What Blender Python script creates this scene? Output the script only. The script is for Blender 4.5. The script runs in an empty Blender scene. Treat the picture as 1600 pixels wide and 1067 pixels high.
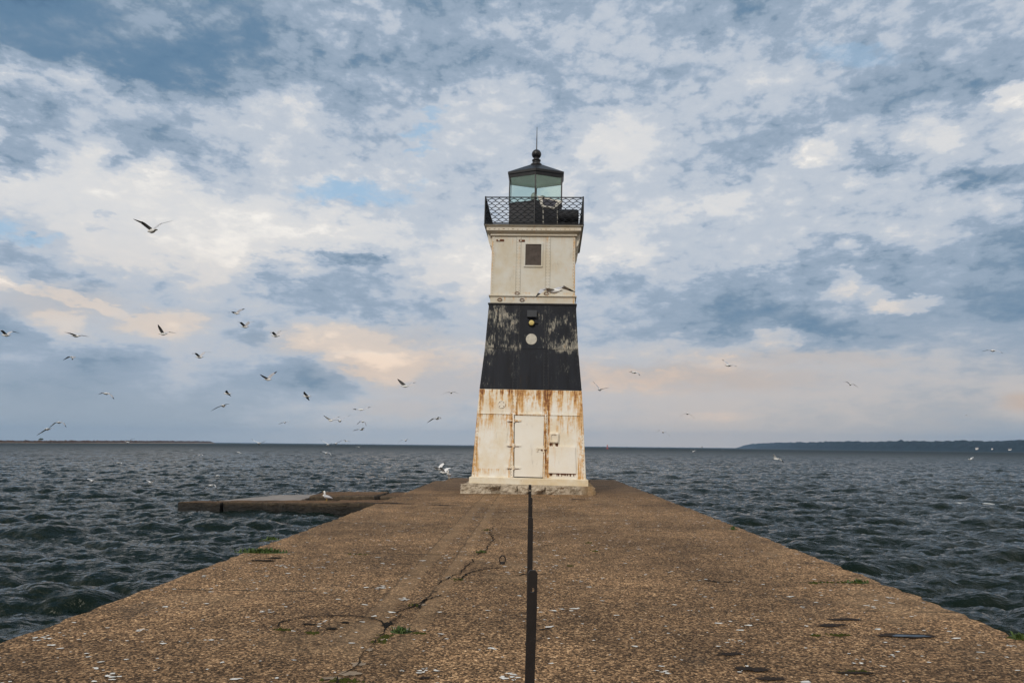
import bpy, bmesh, math, random
import numpy as np
from mathutils import Vector, Matrix

# ------------------------------------------------------------------ camera
S = bpy.context.scene
COL = S.collection
F = 1067.0; EYE = 1.5
PITCH = math.atan(162.5 / F); ROLL = math.atan(.0105); YAW = math.radians(-1.8)
FW = Vector((math.sin(YAW) * math.cos(PITCH), math.cos(YAW) * math.cos(PITCH), math.sin(PITCH)))
_rt = Vector((math.cos(YAW), -math.sin(YAW), 0)); _up = _rt.cross(FW)
RT = _rt * math.cos(ROLL) + _up * math.sin(ROLL)
UP = -_rt * math.sin(ROLL) + _up * math.cos(ROLL)
cd = bpy.data.cameras.new('camera'); cam = bpy.data.objects.new('camera', cd); COL.objects.link(cam)
cd.sensor_width = 36; cd.lens = 36 * F / 1600; cd.clip_end = 80000; cd.clip_start = .1
M = Matrix.Identity(4)
for i in range(3):
    M[i][0] = RT[i]; M[i][1] = UP[i]; M[i][2] = -FW[i]
M[2][3] = EYE
cam.matrix_world = M
S.camera = cam
S.view_settings.view_transform = 'Standard'; S.view_settings.look = 'None'
S.view_settings.exposure = .1; S.view_settings.gamma = 1
S.render.engine = 'CYCLES'
S.cycles.volume_bounces = 0; S.cycles.max_bounces = 6

def ray(u, v): return FW + RT * ((u - 800) / F) + UP * ((533.5 - v) / F)
def on_ground(u, v, z=0.):
    d = ray(u, v); t = (z - EYE) / d.z
    return Vector((d.x * t, d.y * t, z))
def at_depth(u, v, Y):
    d = ray(u, v); t = Y / d.y
    return Vector((d.x * t, Y, EYE + d.z * t))
def srgb(r, g, b):
    f = lambda c: (c / 12.92 if c <= .04045 else ((c + .055) / 1.055) ** 2.4)
    return (f(r / 255), f(g / 255), f(b / 255), 1)

# ------------------------------------------------------------------ node helper
class V:
    """a socket with arithmetic"""
    def __init__(s, g, sock): s.g = g; s.s = sock
    def __add__(a, b): return a.g.m('ADD', a, b)
    def __radd__(a, b): return a.g.m('ADD', a, b)
    def __sub__(a, b): return a.g.m('SUBTRACT', a, b)
    def __rsub__(a, b): return a.g.m('SUBTRACT', b, a)
    def __mul__(a, b): return a.g.m('MULTIPLY', a, b)
    def __rmul__(a, b): return a.g.m('MULTIPLY', a, b)
    def __truediv__(a, b): return a.g.m('DIVIDE', a, b)
class G:
    def __init__(s, tree): s.t = tree
    def node(s, kind, **kw):
        n = s.t.nodes.new(kind)
        for k, v in kw.items(): setattr(n, k, v)
        return n
    def put(s, sock, v):
        if isinstance(v, V): s.t.links.new(v.s, sock)
        elif v is not None: sock.default_value = v
    def m(s, op, a, b=None, c=None, clamp=False):
        n = s.node('ShaderNodeMath', operation=op, use_clamp=clamp)
        s.put(n.inputs[0], a)
        if b is not None: s.put(n.inputs[1], b)
        if c is not None: s.put(n.inputs[2], c)
        return V(s, n.outputs[0])
    def clamp(s, a): return s.m('ADD', a, 0., clamp=True)
    def xyz(s, v):
        n = s.node('ShaderNodeSeparateXYZ'); s.put(n.inputs[0], v)
        return [V(s, o) for o in n.outputs]
    def vec(s, x, y, z=0.):
        n = s.node('ShaderNodeCombineXYZ')
        for i, q in enumerate((x, y, z)): s.put(n.inputs[i], q)
        return V(s, n.outputs[0])
    def vm(s, op, a, b=None, scale=None):
        n = s.node('ShaderNodeVectorMath', operation=op)
        s.put(n.inputs[0], a)
        if b is not None: s.put(n.inputs[1], b)
        if scale is not None: s.put(n.inputs['Scale'], scale)
        return V(s, n.outputs[0])
    def noise(s, vec, scale=1., detail=4., rough=.5, dist=0., color=False):
        n = s.node('ShaderNodeTexNoise')
        s.put(n.inputs['Vector'], vec); s.put(n.inputs['Scale'], scale)
        s.put(n.inputs['Detail'], detail); s.put(n.inputs['Roughness'], rough); s.put(n.inputs['Distortion'], dist)
        return V(s, n.outputs['Color' if color else 'Fac'])
    def voro(s, vec, scale=1., out='Distance', feature='F1', rnd=1.):
        n = s.node('ShaderNodeTexVoronoi', feature=feature)
        s.put(n.inputs['Vector'], vec); s.put(n.inputs['Scale'], scale); s.put(n.inputs['Randomness'], rnd)
        return V(s, n.outputs[out])
    def smooth(s, x, a, b, lo=0., hi=1., kind='SMOOTHSTEP'):
        n = s.node('ShaderNodeMapRange', interpolation_type=kind)
        s.put(n.inputs[0], x); s.put(n.inputs[1], a); s.put(n.inputs[2], b); s.put(n.inputs[3], lo); s.put(n.inputs[4], hi)
        return V(s, n.outputs[0])
    def mix(s, f, a, b, blend='MIX'):
        n = s.node('ShaderNodeMix', data_type='RGBA', blend_type=blend)
        s.put(n.inputs[0], f); s.put(n.inputs[6], a); s.put(n.inputs[7], b)
        return V(s, n.outputs[2])
    def ramp(s, f, stops):
        n = s.node('ShaderNodeValToRGB'); e = n.color_ramp.elements
        while len(e) < len(stops): e.new(.5)
        for i, (p, c) in enumerate(stops): e[i].position = p; e[i].color = c
        s.put(n.inputs[0], f)
        return V(s, n.outputs[0])

# ------------------------------------------------------------------ sky
W = bpy.data.worlds.new('World'); S.world = W; W.use_nodes = True
g = G(W.node_tree)
for n in list(W.node_tree.nodes): W.node_tree.nodes.remove(n)
SUN_EL, SUN_ROT = math.radians(33), math.radians(205)
tc = g.node('ShaderNodeTexCoord')
dirv = V(g, tc.outputs['Generated'])
dx, dy, dz = g.xyz(dirv)
az = g.m('ARCTAN2', dx, dy) * 57.2958
el = g.m('ARCSINE', dz) * 57.2958
ael = g.m('ABSOLUTE', el)
front = g.smooth(g.m('ABSOLUTE', az), 46., 62., 1., 0.)
def dot(v):
    n = g.node('ShaderNodeVectorMath', operation='DOT_PRODUCT'); g.put(n.inputs[0], dirv); n.inputs[1].default_value = v
    return V(g, n.outputs['Value'])
# the northern sky is charted on a fixed tangent plane (world directions only): a = to the right, b = downwards
dep = g.m('MAXIMUM', dot(FW), .15)
ca = dot(RT) / dep * F + 800.
cb = 533.5 - dot(UP) / dep * F
# cloud noise gets flatter towards the horizon
flat = g.m('POWER', ael + .8, .8)
q = g.vec(az * .085, flat * .40, 0.)
w1 = g.noise(q, 2.2, 9., .60, 0., True)
w2 = g.noise(g.vm('ADD', q, (7.3, 2.1, 0)), 7.5, 7., .62, 0., True)
vn = g.node('ShaderNodeTexVoronoi', feature='SMOOTH_F1')
g.put(vn.inputs['Vector'], g.vm('ADD', q, g.vm('SCALE', g.vm('SUBTRACT', w2, (.5, .5, .5)), scale=.18)))
vn.inputs['Scale'].default_value = 5.2; vn.inputs['Detail'].default_value = 3.; vn.inputs['Roughness'].default_value = .55; vn.inputs['Smoothness'].default_value = .2
lump = .62 - V(g, vn.outputs['Distance'])
amp = g.smooth(el, 0., 16., .30, 1., 'LINEAR')
wv = g.vm('ADD', g.vm('MULTIPLY', g.vm('SUBTRACT', w1, (.5, .5, .5)), (180., 95., 0.)), g.vm('MULTIPLY', g.vm('SUBTRACT', w2, (.5, .5, .5)), (90., 60., 0.)))
p0 = g.vec(ca, cb, 0.)
pw = g.vm('ADD', p0, g.vm('SCALE', wv, scale=amp))
wa, wb, _ = g.xyz(pw)
CHART = """
47 47 53 62 62 54 58 66 66 68 60 60 68 66 74 70 66 60 60 66 68 70 68 68 72
54 54 55 58 62 60 54 65 68 73 63 66 76 74 71 70 68 61 68 71 70 70 71 75 72
58 53 52 53 49 49 57 62 64 59 62 63 64 68 74 76 74 72 71 68 68 72 66 69 63
84 74 77 49 52 60 62 64 62 70 61 66 72 66 70 70 65 74 83 74 71 61 61 61 70
61 59 72 74 67 68 77 81 65 70 74 80 82 69 72 72 76 75 74 72 61 59 65 72 81
84 63 74 63 63 76 76 81 69 72 76 80 76 69 85 86 74 69 63 66 72 74 77 72 84
66 76 87 67 62 65 81 76 76 69 76 78 78 69 87 85 71 67 63 83 63 61 77 72 78
86 87 88 89 89 71 76 82 80 80 78 71 78 84 73 78 71 69 79 74 83 80 69 60 66
80 83 85 87 88 88 85 80 74 73 76 76 76 80 75 80 83 87 76 78 71 71 76 80 73
69 79 87 85 89 90 91 91 89 87 79 83 80 82 82 85 73 75 78 73 78 80 78 66 59
65 67 81 87 89 90 91 84 75 75 83 90 88 86 90 88 77 77 80 66 60 60 65 61 57
85 67 66 73 69 85 65 65 65 67 81 90 84 79 64 71 71 66 62 62 72 60 65 61 59
69 77 74 74 74 71 76 67 65 65 67 76 74 69 73 67 65 57 54 60 62 66 60 56 56
58 64 78 76 82 74 63 88 88 80 71 74 72 69 69 64 60 58 64 54 56 60 65 65 63
68 65 57 57 72 70 72 69 89 91 80 82 80 80 78 76 78 81 75 72 74 72 70 68 66
59 59 59 63 68 66 63 63 63 79 74 74 72 72 80 79 76 74 74 72 72 70 70 68 74
61 60 60 61 62 62 65 67 69 71 70 68 70 70 70 71 72 73 69 68 69 67 66 66 72
62 62 62 63 63 64 65 66 67 67 67 67 68 68 69 69 69 69 68 68 67 66 65 63 62
""".split('\n')[1:-1]
T = None
fa = (wa + 40.) * (1 / 1680.)
for i, line in enumerate(CHART):
    vals = [float(k) / 100 for k in line.split()]
    st = [((40 + j * 1600 / 24) / 1680., (vals[j],) * 3 + (1,)) for j in range(25)]
    row = V(g, g.ramp(fa, st).s)
    T = row if T is None else g.mix(g.smooth(wb, 40. * (i - 1), 40. * i, 0., 1., 'LINEAR'), T, row)
n = g.node('ShaderNodeSeparateColor'); g.put(n.inputs[0], T); T = V(g, n.outputs[0])
def blob(u, v, rx, ry, rot=0., edge=(.0, .6), P=pw):
    mp = g.node('ShaderNodeMapping', vector_type='TEXTURE')
    g.put(mp.inputs[0], P)
    mp.inputs['Location'].default_value = (u, v, 0)
    mp.inputs['Rotation'].default_value = (0, 0, math.radians(rot))
    mp.inputs['Scale'].default_value = (rx * 1.25, ry * 1.25, 1)
    gr = g.node('ShaderNodeTexGradient', gradient_type='SPHERICAL')
    W.node_tree.links.new(mp.outputs[0], gr.inputs[0])
    return g.smooth(V(g, gr.outputs['Fac']), edge[0], edge[1])
half = g.vm('ADD', p0, g.vm('SCALE', wv, scale=amp * .8))
for (u, v, rx, ry, rot, wt, ed) in [  # small clouds and openings
        (1418, 478, 46, 10, -4, .18, (.05, .3)), (1312, 441, 24, 20, 0, .10, (.05, .3)), (1325, 468, 60, 22, 6, .07, (.05, .4)), (1368, 462, 18, 16, 0, .06, (.05, .3)), (1240, 452, 40, 14, 0, .06, (.05, .4)),
        (540, 406, 55, 8, 8, -.13, (.05, .4)), (158, 352, 20, 5, 0, -.06, (.05, .4)), (1220, 526, 50, 12, -4, .14, (.05, .4)),
        (255, 501, 70, 13, -2, .10, (.05, .3)), (90, 462, 90, 9, 16, .12, (.05, .4)), (85, 503, 40, 16, 6, .12, (.05, .35)), (25, 235, 34, 30, 0, -.10, (.05, .3)),
        (1560, 278, 80, 15, -3, -.08, (.05, .4)), (1580, 148, 50, 18, -20, .15, (.05, .4)), (1300, 232, 56, 20, -10, .10, (.05, .4)), (1450, 222, 60, 20, -6, .08, (.05, .4)),
        (610, 576, 60, 22, 0, .05, (.05, .3)), (520, 596, 60, 20, 14, -.03, (.05, .3)), (470, 580, 50, 24, 0, -.06, (.05, .3)), (1120, 648, 60, 7, 0, .05, (0, .6)), (1010, 572, 60, 7, 4, -.05, (0, .6))]:
    T = g.m('MULTIPLY_ADD', blob(u, v, rx * 1.25, ry * 1.3, rot, (.02, .55), half), wt * .85, T)
n1 = g.noise(g.vm('ADD', q, (3.7, 9.2, 0)), 5.2, 10., .64, .25) - .5
n2 = g.noise(g.vm('ADD', q, (8.7, 1.2, 0)), 16., 8., .62, .1) - .5
na = g.smooth(el, .5, 15., .10, 1., 'LINEAR')
T = T + (n1 * .19 + n2 * .055 + lump * .11) * na * g.smooth(T, .92, .74, .35, 1., 'LINEAR') * g.smooth(T, .54, .68, .42, 1., 'LINEAR')
# layer edges: steeper steps at some brightnesses
T = T + g.m('SINE', T * (6.2832 / .11)) * .0125
nb = g.noise(g.vm('ADD', q, (13.2, 4.4, 0)), .9, 8., .6)
T = T * front + (1. - front) * g.smooth(nb, .3, .7, .62, .93)
skycol = g.ramp(g.clamp((T - .40) * (1 / .6)), [((a - .40) / .6, srgb(*c)) for a, c in (
 (.42, (84, 114, 144)), (.49, (98, 129, 157)), (.57, (128, 149, 170)), (.63, (162, 177, 195)), (.69, (182, 192, 205)), (.77, (202, 207, 214)), (.85, (222, 221, 220)), (.93, (244, 240, 234)))])
# greyer, warmer air low on the right
lowr = g.smooth(el, 1., 13., .75, 0.) * g.smooth(az, -12., 18.) * g.smooth(T, .56, .66)
skycol = g.mix(lowr, skycol, g.ramp(g.clamp((T - .4) * (1 / .6)), [(.15, srgb(128, 134, 142)), (.42, srgb(174, 174, 175)), (.62, srgb(213, 206, 200)), (.9, srgb(244, 238, 230))]))
lowl = g.smooth(el, .5, 9., .5, 0.)
skycol = g.mix(lowl, skycol, g.mix(1., skycol, (1.12, 1.02, .94, 1), 'MULTIPLY'))
warmlow = g.smooth(el, 3., 18., 1., 0.) * g.smooth(T, .64, .82)
skycol = g.mix(warmlow * .8, skycol, g.mix(1., skycol, srgb(255, 238, 222), 'MULTIPLY'))
warm = None
for (u, v, rx, ry, wt) in [(255, 500, 110, 22, .3), (560, 530, 200, 34, .32), (610, 572, 150, 34, .38), (90, 470, 140, 34, .3), (1050, 590, 300, 26, .45), (700, 600, 160, 40, .3), (1605, 628, 50, 20, .6), (1250, 560, 200, 16, .3), (640, 640, 120, 20, .25)]:
    b = blob(u, v, rx, ry, 0, (0, .8), half) * wt
    warm = b if warm is None else g.m('MAXIMUM', warm, b)
skycol = g.mix(warm, skycol, g.mix(1., skycol, srgb(255, 233, 212), 'MULTIPLY'))
skycol = g.mix(g.smooth(el, 0., 6., 1., 0.) * front, skycol, g.mix(1., skycol, (1.18, 1.11, 1.02, 1), 'MULTIPLY'))
sk = g.node('ShaderNodeTexSky', sky_type='NISHITA', sun_disc=False, sun_elevation=SUN_EL, sun_rotation=SUN_ROT)
nish = g.vm('SCALE', V(g, sk.outputs[0]), scale=.12)
gap = None
for (u, v, rx, ry, wt) in [(545, 302, 95, 24, .7), (665, 214, 34, 14, .6), (5, 350, 40, 18, .6), (600, 295, 60, 12, .4), (660, 240, 20, 14, .5), (1330, 86, 80, 22, .35), (680, 178, 26, 12, .5), (55, 370, 50, 9, .5)]:
    b = blob(u, v, rx, ry, 4, (0, .75)) * wt
    gap = b if gap is None else g.m('MAXIMUM', gap, b)
blue = g.mix(.4, srgb(158, 204, 236), nish)
skycol = g.mix(gap, skycol, blue)
# sky behind the viewer, where the sun stands, brightened and warmed to light the tower
skycol = g.mix((1. - front), skycol, g.vm('MULTIPLY', skycol, (1.28, 1.2, 1.08)))
bg = g.node('ShaderNodeBackground'); g.put(bg.inputs[0], skycol); bg.inputs[1].default_value = .97
wo = g.node('ShaderNodeOutputWorld'); W.node_tree.links.new(bg.outputs[0], wo.inputs[0])
W.cycles.sampling_method = 'MANUAL'; W.cycles.sample_map_resolution = 512

ld = bpy.data.lights.new('sun', 'SUN'); ld.energy = 1.5; ld.angle = math.radians(14); ld.color = (1, .93, .83)
sun = bpy.data.objects.new('sun', ld); COL.objects.link(sun)
sd = Vector((math.sin(SUN_ROT) * math.cos(SUN_EL), math.cos(SUN_ROT) * math.cos(SUN_EL), math.sin(SUN_EL)))
sun.rotation_euler = sd.to_track_quat('Z', 'Y').to_euler()

# ------------------------------------------------------------------ materials
def material(name):
    m = bpy.data.materials.new(name); m.use_nodes = True
    gg = G(m.node_tree); b = m.node_tree.nodes['Principled BSDF']
    return m, gg, b
def coords(gg):
    t = gg.node('ShaderNodeTexCoord'); return V(gg, t.outputs['Object'])
def bump(gg, b, h, strength, dist):
    n = gg.node('ShaderNodeBump'); n.inputs['Strength'].default_value = strength; n.inputs['Distance'].default_value = dist
    gg.put(n.inputs['Height'], h); gg.t.links.new(n.outputs[0], b.inputs['Normal'])
def plain(name, c, rough=.6, metal=0., var=.25, scale=6., spec=.4):
    m, gg, b = material(name); p = coords(gg)
    n = gg.noise(p, scale, 6., .65)
    f = gg.smooth(n, .25, .75, 1 - var, 1 + var, 'LINEAR')
    gg.put(b.inputs['Base Color'], gg.vm('SCALE', (c[0], c[1], c[2]), scale=f))
    b.inputs['Roughness'].default_value = rough; b.inputs['Metallic'].default_value = metal
    b.inputs['Specular IOR Level'].default_value = spec
    return m
def concrete(name, tint=(1, 1, 1), far=False):
    m, gg, b = material(name); p = coords(gg)
    x, y, z = gg.xyz(p)
    c1 = gg.voro(p, 62., 'Color'); d1 = gg.voro(p, 62.)
    c2 = gg.voro(p, 120., 'Color')
    r1, _, _ = gg.xyz(c1); r2, _, _ = gg.xyz(c2)
    c3 = gg.voro(p, 19., 'Color'); r3, _, _ = gg.xyz(c3)
    s = r1 * .60 + r2 * .30 + r3 * .10
    col = gg.ramp(s, [(.0, (.020, .014, .010, 1)), (.30, (.050, .032, .018, 1)), (.52, (.135, .086, .050, 1)), (.72, (.29, .185, .108, 1)), (.9, (.54, .38, .235, 1)), (1, (.70, .56, .42, 1))])
    big = gg.noise(p, .35, 6., .6); mid = gg.noise(p, 2.6, 6., .65)
    col = gg.vm('SCALE', col, scale=gg.smooth(big, .32, .68, .62, 1.25) * gg.smooth(mid, .25, .75, .68, 1.25))
    # grey lichen / damp blotches
    bl = gg.smooth(gg.noise(gg.vm('ADD', p, (5, 3, 1)), 1.1, 7., .7), .56, .68)
    col = gg.mix(bl * .35, col, (.045, .040, .036, 1))
    pl = gg.smooth(gg.noise(gg.vm('ADD', p, (1, 8, 4)), .55, 8., .7), .55, .66)
    col = gg.mix(pl * .28, col, (.26, .19, .125, 1))
    sp = gg.smooth(gg.noise(gg.vec(x * .8, y * 2.2, z), 2.1, 8., .72), .60, .70)
    col = gg.mix(sp * .5, col, (.035, .027, .020, 1))
    if far:   # darker bay beyond the tower's near corner
        dk = gg.smooth(y + (gg.noise(p, .8, 4., .6) - .5) * 1.2, 22.6, 23.1) * .45
        col = gg.mix(dk, col, (.045, .034, .027, 1))
        # trowelled strips running down the pier
        for (a0, a1, y1, w) in ((-1.47, -1.25, 21.3, .8), (-1.03, -.87, 21.3, .8)):
            wob = (gg.noise(p, 1.2, 4., .6) - .5) * .10
            st = gg.smooth(x + wob, a0 - .02, a0 + .03) * gg.smooth(x + wob, a1 - .03, a1 + .02, 1., 0.) * gg.smooth(y, y1, y1 + .2, 1., 0.) * gg.smooth(y, 4.2, 7.0)
            col = gg.mix(st * w * .55, col, gg.vm('SCALE', (.215, .150, .095), scale=gg.smooth(mid, .3, .7, .75, 1.15)))
            eg = gg.smooth(gg.m('ABSOLUTE', x + wob - a0), .004, .022, 1., 0.) * gg.smooth(y, y1, y1 + .2, 1., 0.) * gg.smooth(y, 4.2, 6.0) * gg.smooth(big, .3, .6)
            col = gg.mix(eg * .6, col, (.035, .026, .018, 1))
        # transverse day joints, dirt-filled
        for (y0, x0, x1) in ((7.25, -3.75, -2.3), (9.76, -4.1, .2), (8.18, 1.9, 4.1), (6.83, 3.2, 4.1), (13.4, -4, 4), (17.6, -3.9, 1.), (20.4, -4.2, 4.2), (28.2, -5, 5), (3.6, -4., 4.)):
            wob = (gg.noise(p, 1.6, 5., .6) - .5) * .16
            j = gg.smooth(gg.m('ABSOLUTE', y + wob * .35 - y0), .008, .030, 1., 0.) * gg.smooth(x, x0 - .2, x0) * gg.smooth(x, x1, x1 + .2, 1., 0.)
            col = gg.mix(j * .85 * gg.smooth(gg.noise(p, 1.2, 4., .6), .36, .52), col, (.018, .016, .010, 1))
    pit = gg.smooth(gg.noise(gg.vec(x, y * 1.4, z), 26., 4., .7), .57, .66)
    col = gg.mix(pit * .75, col, (.020, .013, .007, 1))
    col = gg.vm('MULTIPLY', gg.vm('MULTIPLY', col, (1.28, 1.20, 1.07)), tint)
    gg.put(b.inputs['Base Color'], col); b.inputs['Roughness'].default_value = .9; b.inputs['Specular IOR Level'].default_value = .2
    bump(gg, b, (1. - d1) * .6 + mid * 1.2, .8, .012)
    return m
M_PIER = concrete('pier_aggregate_concrete', (1, 1, 1), True)
M_WET = concrete('weathered_breakwater_concrete', (.58, .54, .50))
M_SLAB = plain('pale_slab_concrete', (.21, .18, .155), .6, 0, .35, 1.6)
def wet_side():
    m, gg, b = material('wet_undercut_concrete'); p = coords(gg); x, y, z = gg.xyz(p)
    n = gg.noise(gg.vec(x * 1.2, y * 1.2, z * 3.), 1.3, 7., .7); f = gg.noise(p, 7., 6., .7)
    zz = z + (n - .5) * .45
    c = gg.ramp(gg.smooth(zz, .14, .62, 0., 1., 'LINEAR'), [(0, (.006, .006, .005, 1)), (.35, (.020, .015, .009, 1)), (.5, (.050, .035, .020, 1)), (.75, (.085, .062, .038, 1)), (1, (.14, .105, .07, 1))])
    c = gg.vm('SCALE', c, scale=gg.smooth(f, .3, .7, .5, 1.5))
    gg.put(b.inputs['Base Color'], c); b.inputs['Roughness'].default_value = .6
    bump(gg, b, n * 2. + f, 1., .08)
    return m
M_SIDE = wet_side()
M_DROP = plain('white_dropping', (.66, .65, .62), .8, 0, .3, 30)
M_LEDGE = plain('grey_broken_concrete', (.25, .19, .135), .9, 0, .4, 14)
M_DIRT_GAP = plain('black_dirt_and_gaps', (.012, .010, .008), .95, 0, .3, 20, .1)
M_SOIL = plain('dark_stain', (.022, .015, .011), .9, 0, .4, 9, .2)
M_PUDDLE = plain('wet_puddle', (.006, .006, .006), .04, 0, .2, 4, .5)
M_IRON = plain('rusted_dark_iron', (.013, .010, .0095), .65, .2, .5, 9)
M_BLACKP = plain('black_paint', (.009, .010, .013), .42, 0, .35, 5)
M_BLACKD = plain('faded_black_paint', (.015, .016, .021), .55, 0, .45, 3)
M_RUST = plain('brown_rust', (.13, .045, .018), .9, 0, .6, 16)
M_RUSTPANEL = plain('rusted_steel_sheet', (.075, .060, .052), .8, 0, .45, 5)
M_YELLOW = plain('yellowed_lens', (.62, .50, .18), .3, 0, .2, 8)
M_GREYM = plain('grey_metal', (.30, .30, .29), .5, .3, .2, 8)
M_WHITEF = plain('white_frame', (.52, .50, .45), .55, 0, .15, 8)
M_CEIL = plain('grey_green_ceiling', (.84, .88, .84), .8, 0, .1, 3)
M_SOLAR = plain('solar_cells', (.03, .03, .045), .25, 0, .3, 10)
M_MOSS = plain('moss', (.040, .045, .010), .9, 0, .5, 30, .1)
M_LEAF = plain('weed_leaf', (.050, .085, .018), .7, 0, .4, 30)
M_REDP = plain('red_paint', (.45, .06, .04), .5, 0, .2, 2)
M_ROOFT = plain('dark_roof', (.10, .09, .09), .8)
M_HOUSE = plain('white_house_wall', (.85, .83, .80), .8, 0, .05, 1)
M_SAND = plain('sand', (.26, .19, .13), .95, 0, .2, .05)
M_SCRUB = plain('scrub', (.065, .035, .020), .95, 0, .6, .12, .1)
M_WOOD = plain('woodland', (.006, .013, .015), .95, 0, .6, .05, .1)  # bluish, with some of the distance haze put into the colour
M_TRUNK = plain('bark', (.05, .04, .03), .9)
M_BUSH = plain('bush_leaf', (.04, .06, .025), .9)

def stone_mat():
    m, gg, b = material('foundation_stone'); p = coords(gg)
    a = gg.noise(p, 3.2, 8., .7); f = gg.noise(p, 22., 6., .7)
    col = gg.ramp(a * .55 + f * .45, [(.28, (.05, .04, .03, 1)), (.42, (.24, .195, .14, 1)), (.54, (.46, .39, .30, 1)), (.72, (.62, .56, .46, 1))])
    x, y, z = gg.xyz(p)
    och = gg.smooth(x + (a - .5) * .6, 1.55, 1.95)
    col = gg.mix(och * .7, col, (.26, .15, .05, 1))
    gg.put(b.inputs['Base Color'], col); b.inputs['Roughness'].default_value = .95
    bump(gg, b, f + a, 1., .03)
    return m
M_STONE = stone_mat()

def steel(name, base, lines, cols, amount, stain=.5, spots=True):
    """white painted plate: rust runs under the seams (lines: z, length, weight) and beside riveted columns (cols: x, weight)"""
    m, gg, b = material(name); p = coords(gg); x, y, z = gg.xyz(p)
    st = gg.noise(gg.vec(x * 7.5, y * 7.5, z * .55), 1., 6., .68)
    st2 = gg.noise(gg.vec(x * 24., y * 24., z * 1.5), 1., 4., .6)
    fine = gg.noise(p, 9., 8., .72)
    msk = None
    for (zs, ln, wt) in lines:
        t = zs - z
        k = gg.smooth(t, -.02, .01) * gg.smooth(t, 0., ln, 1., 0., 'LINEAR') * wt
        msk = k if msk is None else gg.m('MAXIMUM', msk, k)
    for (xs, wt, w) in cols:
        k = gg.smooth(gg.m('ABSOLUTE', x - xs), .0, w, 1., 0., 'SMOOTHERSTEP') * wt
        msk = k if msk is None else gg.m('MAXIMUM', msk, k)
    R = (st - .40) * 2.0 + (st2 - .5) * .9 + (fine - .5) * .9
    R = gg.clamp(R) * msk * amount
    R = R + gg.smooth(fine * .5 + st * .5, .60, .72) * .35 * amount
    cream = gg.smooth(gg.noise(p, 1.3, 6., .65), .35, .68) * stain
    c = gg.mix(cream, base, (base[0] * .86, base[1] * .74, base[2] * .55, 1))
    grime = gg.smooth(gg.noise(gg.vec(x * 3, y * 3, z * .9), 1.7, 8., .7), .56, .74)
    c = gg.mix(grime * .38, c, (.27, .235, .18, 1))
    c = gg.mix(gg.smooth(R, .06, .42), c, (.62, .36, .13, 1))
    c = gg.mix(gg.smooth(R, .36, .72), c, (.22, .075, .022, 1))
    c = gg.mix(gg.smooth(R, .75, 1.05), c, (.07, .022, .010, 1))
    if spots:
        sp = gg.voro(p, 3.1); 
        c = gg.mix(gg.smooth(sp, .02, .045, 1., 0.) * .8, c, (.10, .04, .018, 1))
    gg.put(b.inputs['Base Color'], c); b.inputs['Roughness'].default_value = .55; b.inputs['Specular IOR Level'].default_value = .3
    bump(gg, b, gg.noise(p, 1.6, 3., .5) * 2. + fine * .15, .35, .02)
    return m
WHITE = (.81, .79, .73, 1)
M_LOWER = steel('rusting_white_steel', WHITE, [(3.29, .95, 1.), (2.50, 1.0, .62), (.75, .3, .5)], [(-.5, .75, .26), (.55, 1.0, .22), (-1.72, .6, .24), (1.66, .65, .26)], 1.75, .75)
M_UPPER = steel('aged_white_steel', (.64, .63, .58, 1), [(8.57, .8, .42), (7.5, .5, .3), (6.60, .2, .5), (6.42, .25, .5)], [(-.5, .42, .14), (.5, .42, .14), (-1.38, .65, .12), (1.38, .7, .12)], 1.15, .65)
M_DOOR = steel('scuffed_white_door', (.80, .775, .71, 1), [(2.5, .3, .15)], [(.46, .2, .08)], .5, .3, False)
M_PANEL = steel('white_access_panel', (.80, .77, .70, 1), [(1.5, .7, .45)], [(.85, .5, .2)], .8, .35, False)
M_PLINTH = steel('stained_white_plinth', (.74, .69, .58, 1), [(.5, .25, .3)], [(-.9, .3, .5), (1.8, .5, .2)], .7, .9)
M_CORN = steel('white_cornice_paint', (.66, .63, .56, 1), [(8.87, .12, .4), (8.6, .1, .4)], [(.02, .6, .06)], .8, .6)

def black_wall():
    m, gg, b = material('peeling_black_paint'); p = coords(gg); x, y, z = gg.xyz(p)
    big = gg.noise(gg.vec(x * 1.7, y * 1.7, z * 1.5), 1.1, 4., .55)
    st = gg.noise(gg.vec(x * 14., y * 14., z * 4.), 1., 9., .80)
    up = gg.smooth(z, 4.0, 5.0) * .50 + .64
    side = gg.smooth(gg.m('ABSOLUTE', x), .12, .6, .55, 1.)
    seam = gg.smooth(gg.m('ABSOLUTE', z - 4.72), .0, .22, 1., 0.) * .45
    k = (st - .5) * 2.3 + (big - .5) * 1.5 + (up * side - .98) * .55 + seam * .35 + .10
    peel = gg.smooth(k, .24, .40)
    tone = gg.noise(gg.vec(x * 4, y * 4, z * 2.), 2.2, 6., .7)
    pc = gg.ramp(tone, [(.30, (.07, .075, .078, 1)), (.46, (.23, .22, .19, 1)), (.58, (.46, .43, .36, 1)), (.68, (.28, .18, .09, 1))])
    streak = gg.noise(gg.vec(x * 5, y * 5, z * .4), 1., 4., .6)  # tall streaks of tone in the black paint
    c0 = gg.ramp(streak, [(.3, (.007, .008, .012, 1)), (.6, (.013, .016, .024, 1)), (.8, (.018, .017, .018, 1))])
    c0 = gg.mix(gg.smooth(k, .05, .24) * .6, c0, (.034, .038, .042, 1))
    c = gg.mix(peel * .82, c0, pc)
    rr = gg.smooth(gg.noise(gg.vec(x * 9, y * 9, z * .8), 1., 5., .7), .58, .72) * gg.smooth(z, 4.6, 3.4)
    c = gg.mix(rr * .25, c, (.09, .045, .02, 1))
    gg.put(b.inputs['Base Color'], c); b.inputs['Roughness'].default_value = .5; b.inputs['Specular IOR Level'].default_value = .18
    bump(gg, b, st + gg.noise(p, 1.5, 3., .5), .3, .02)
    return m
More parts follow.
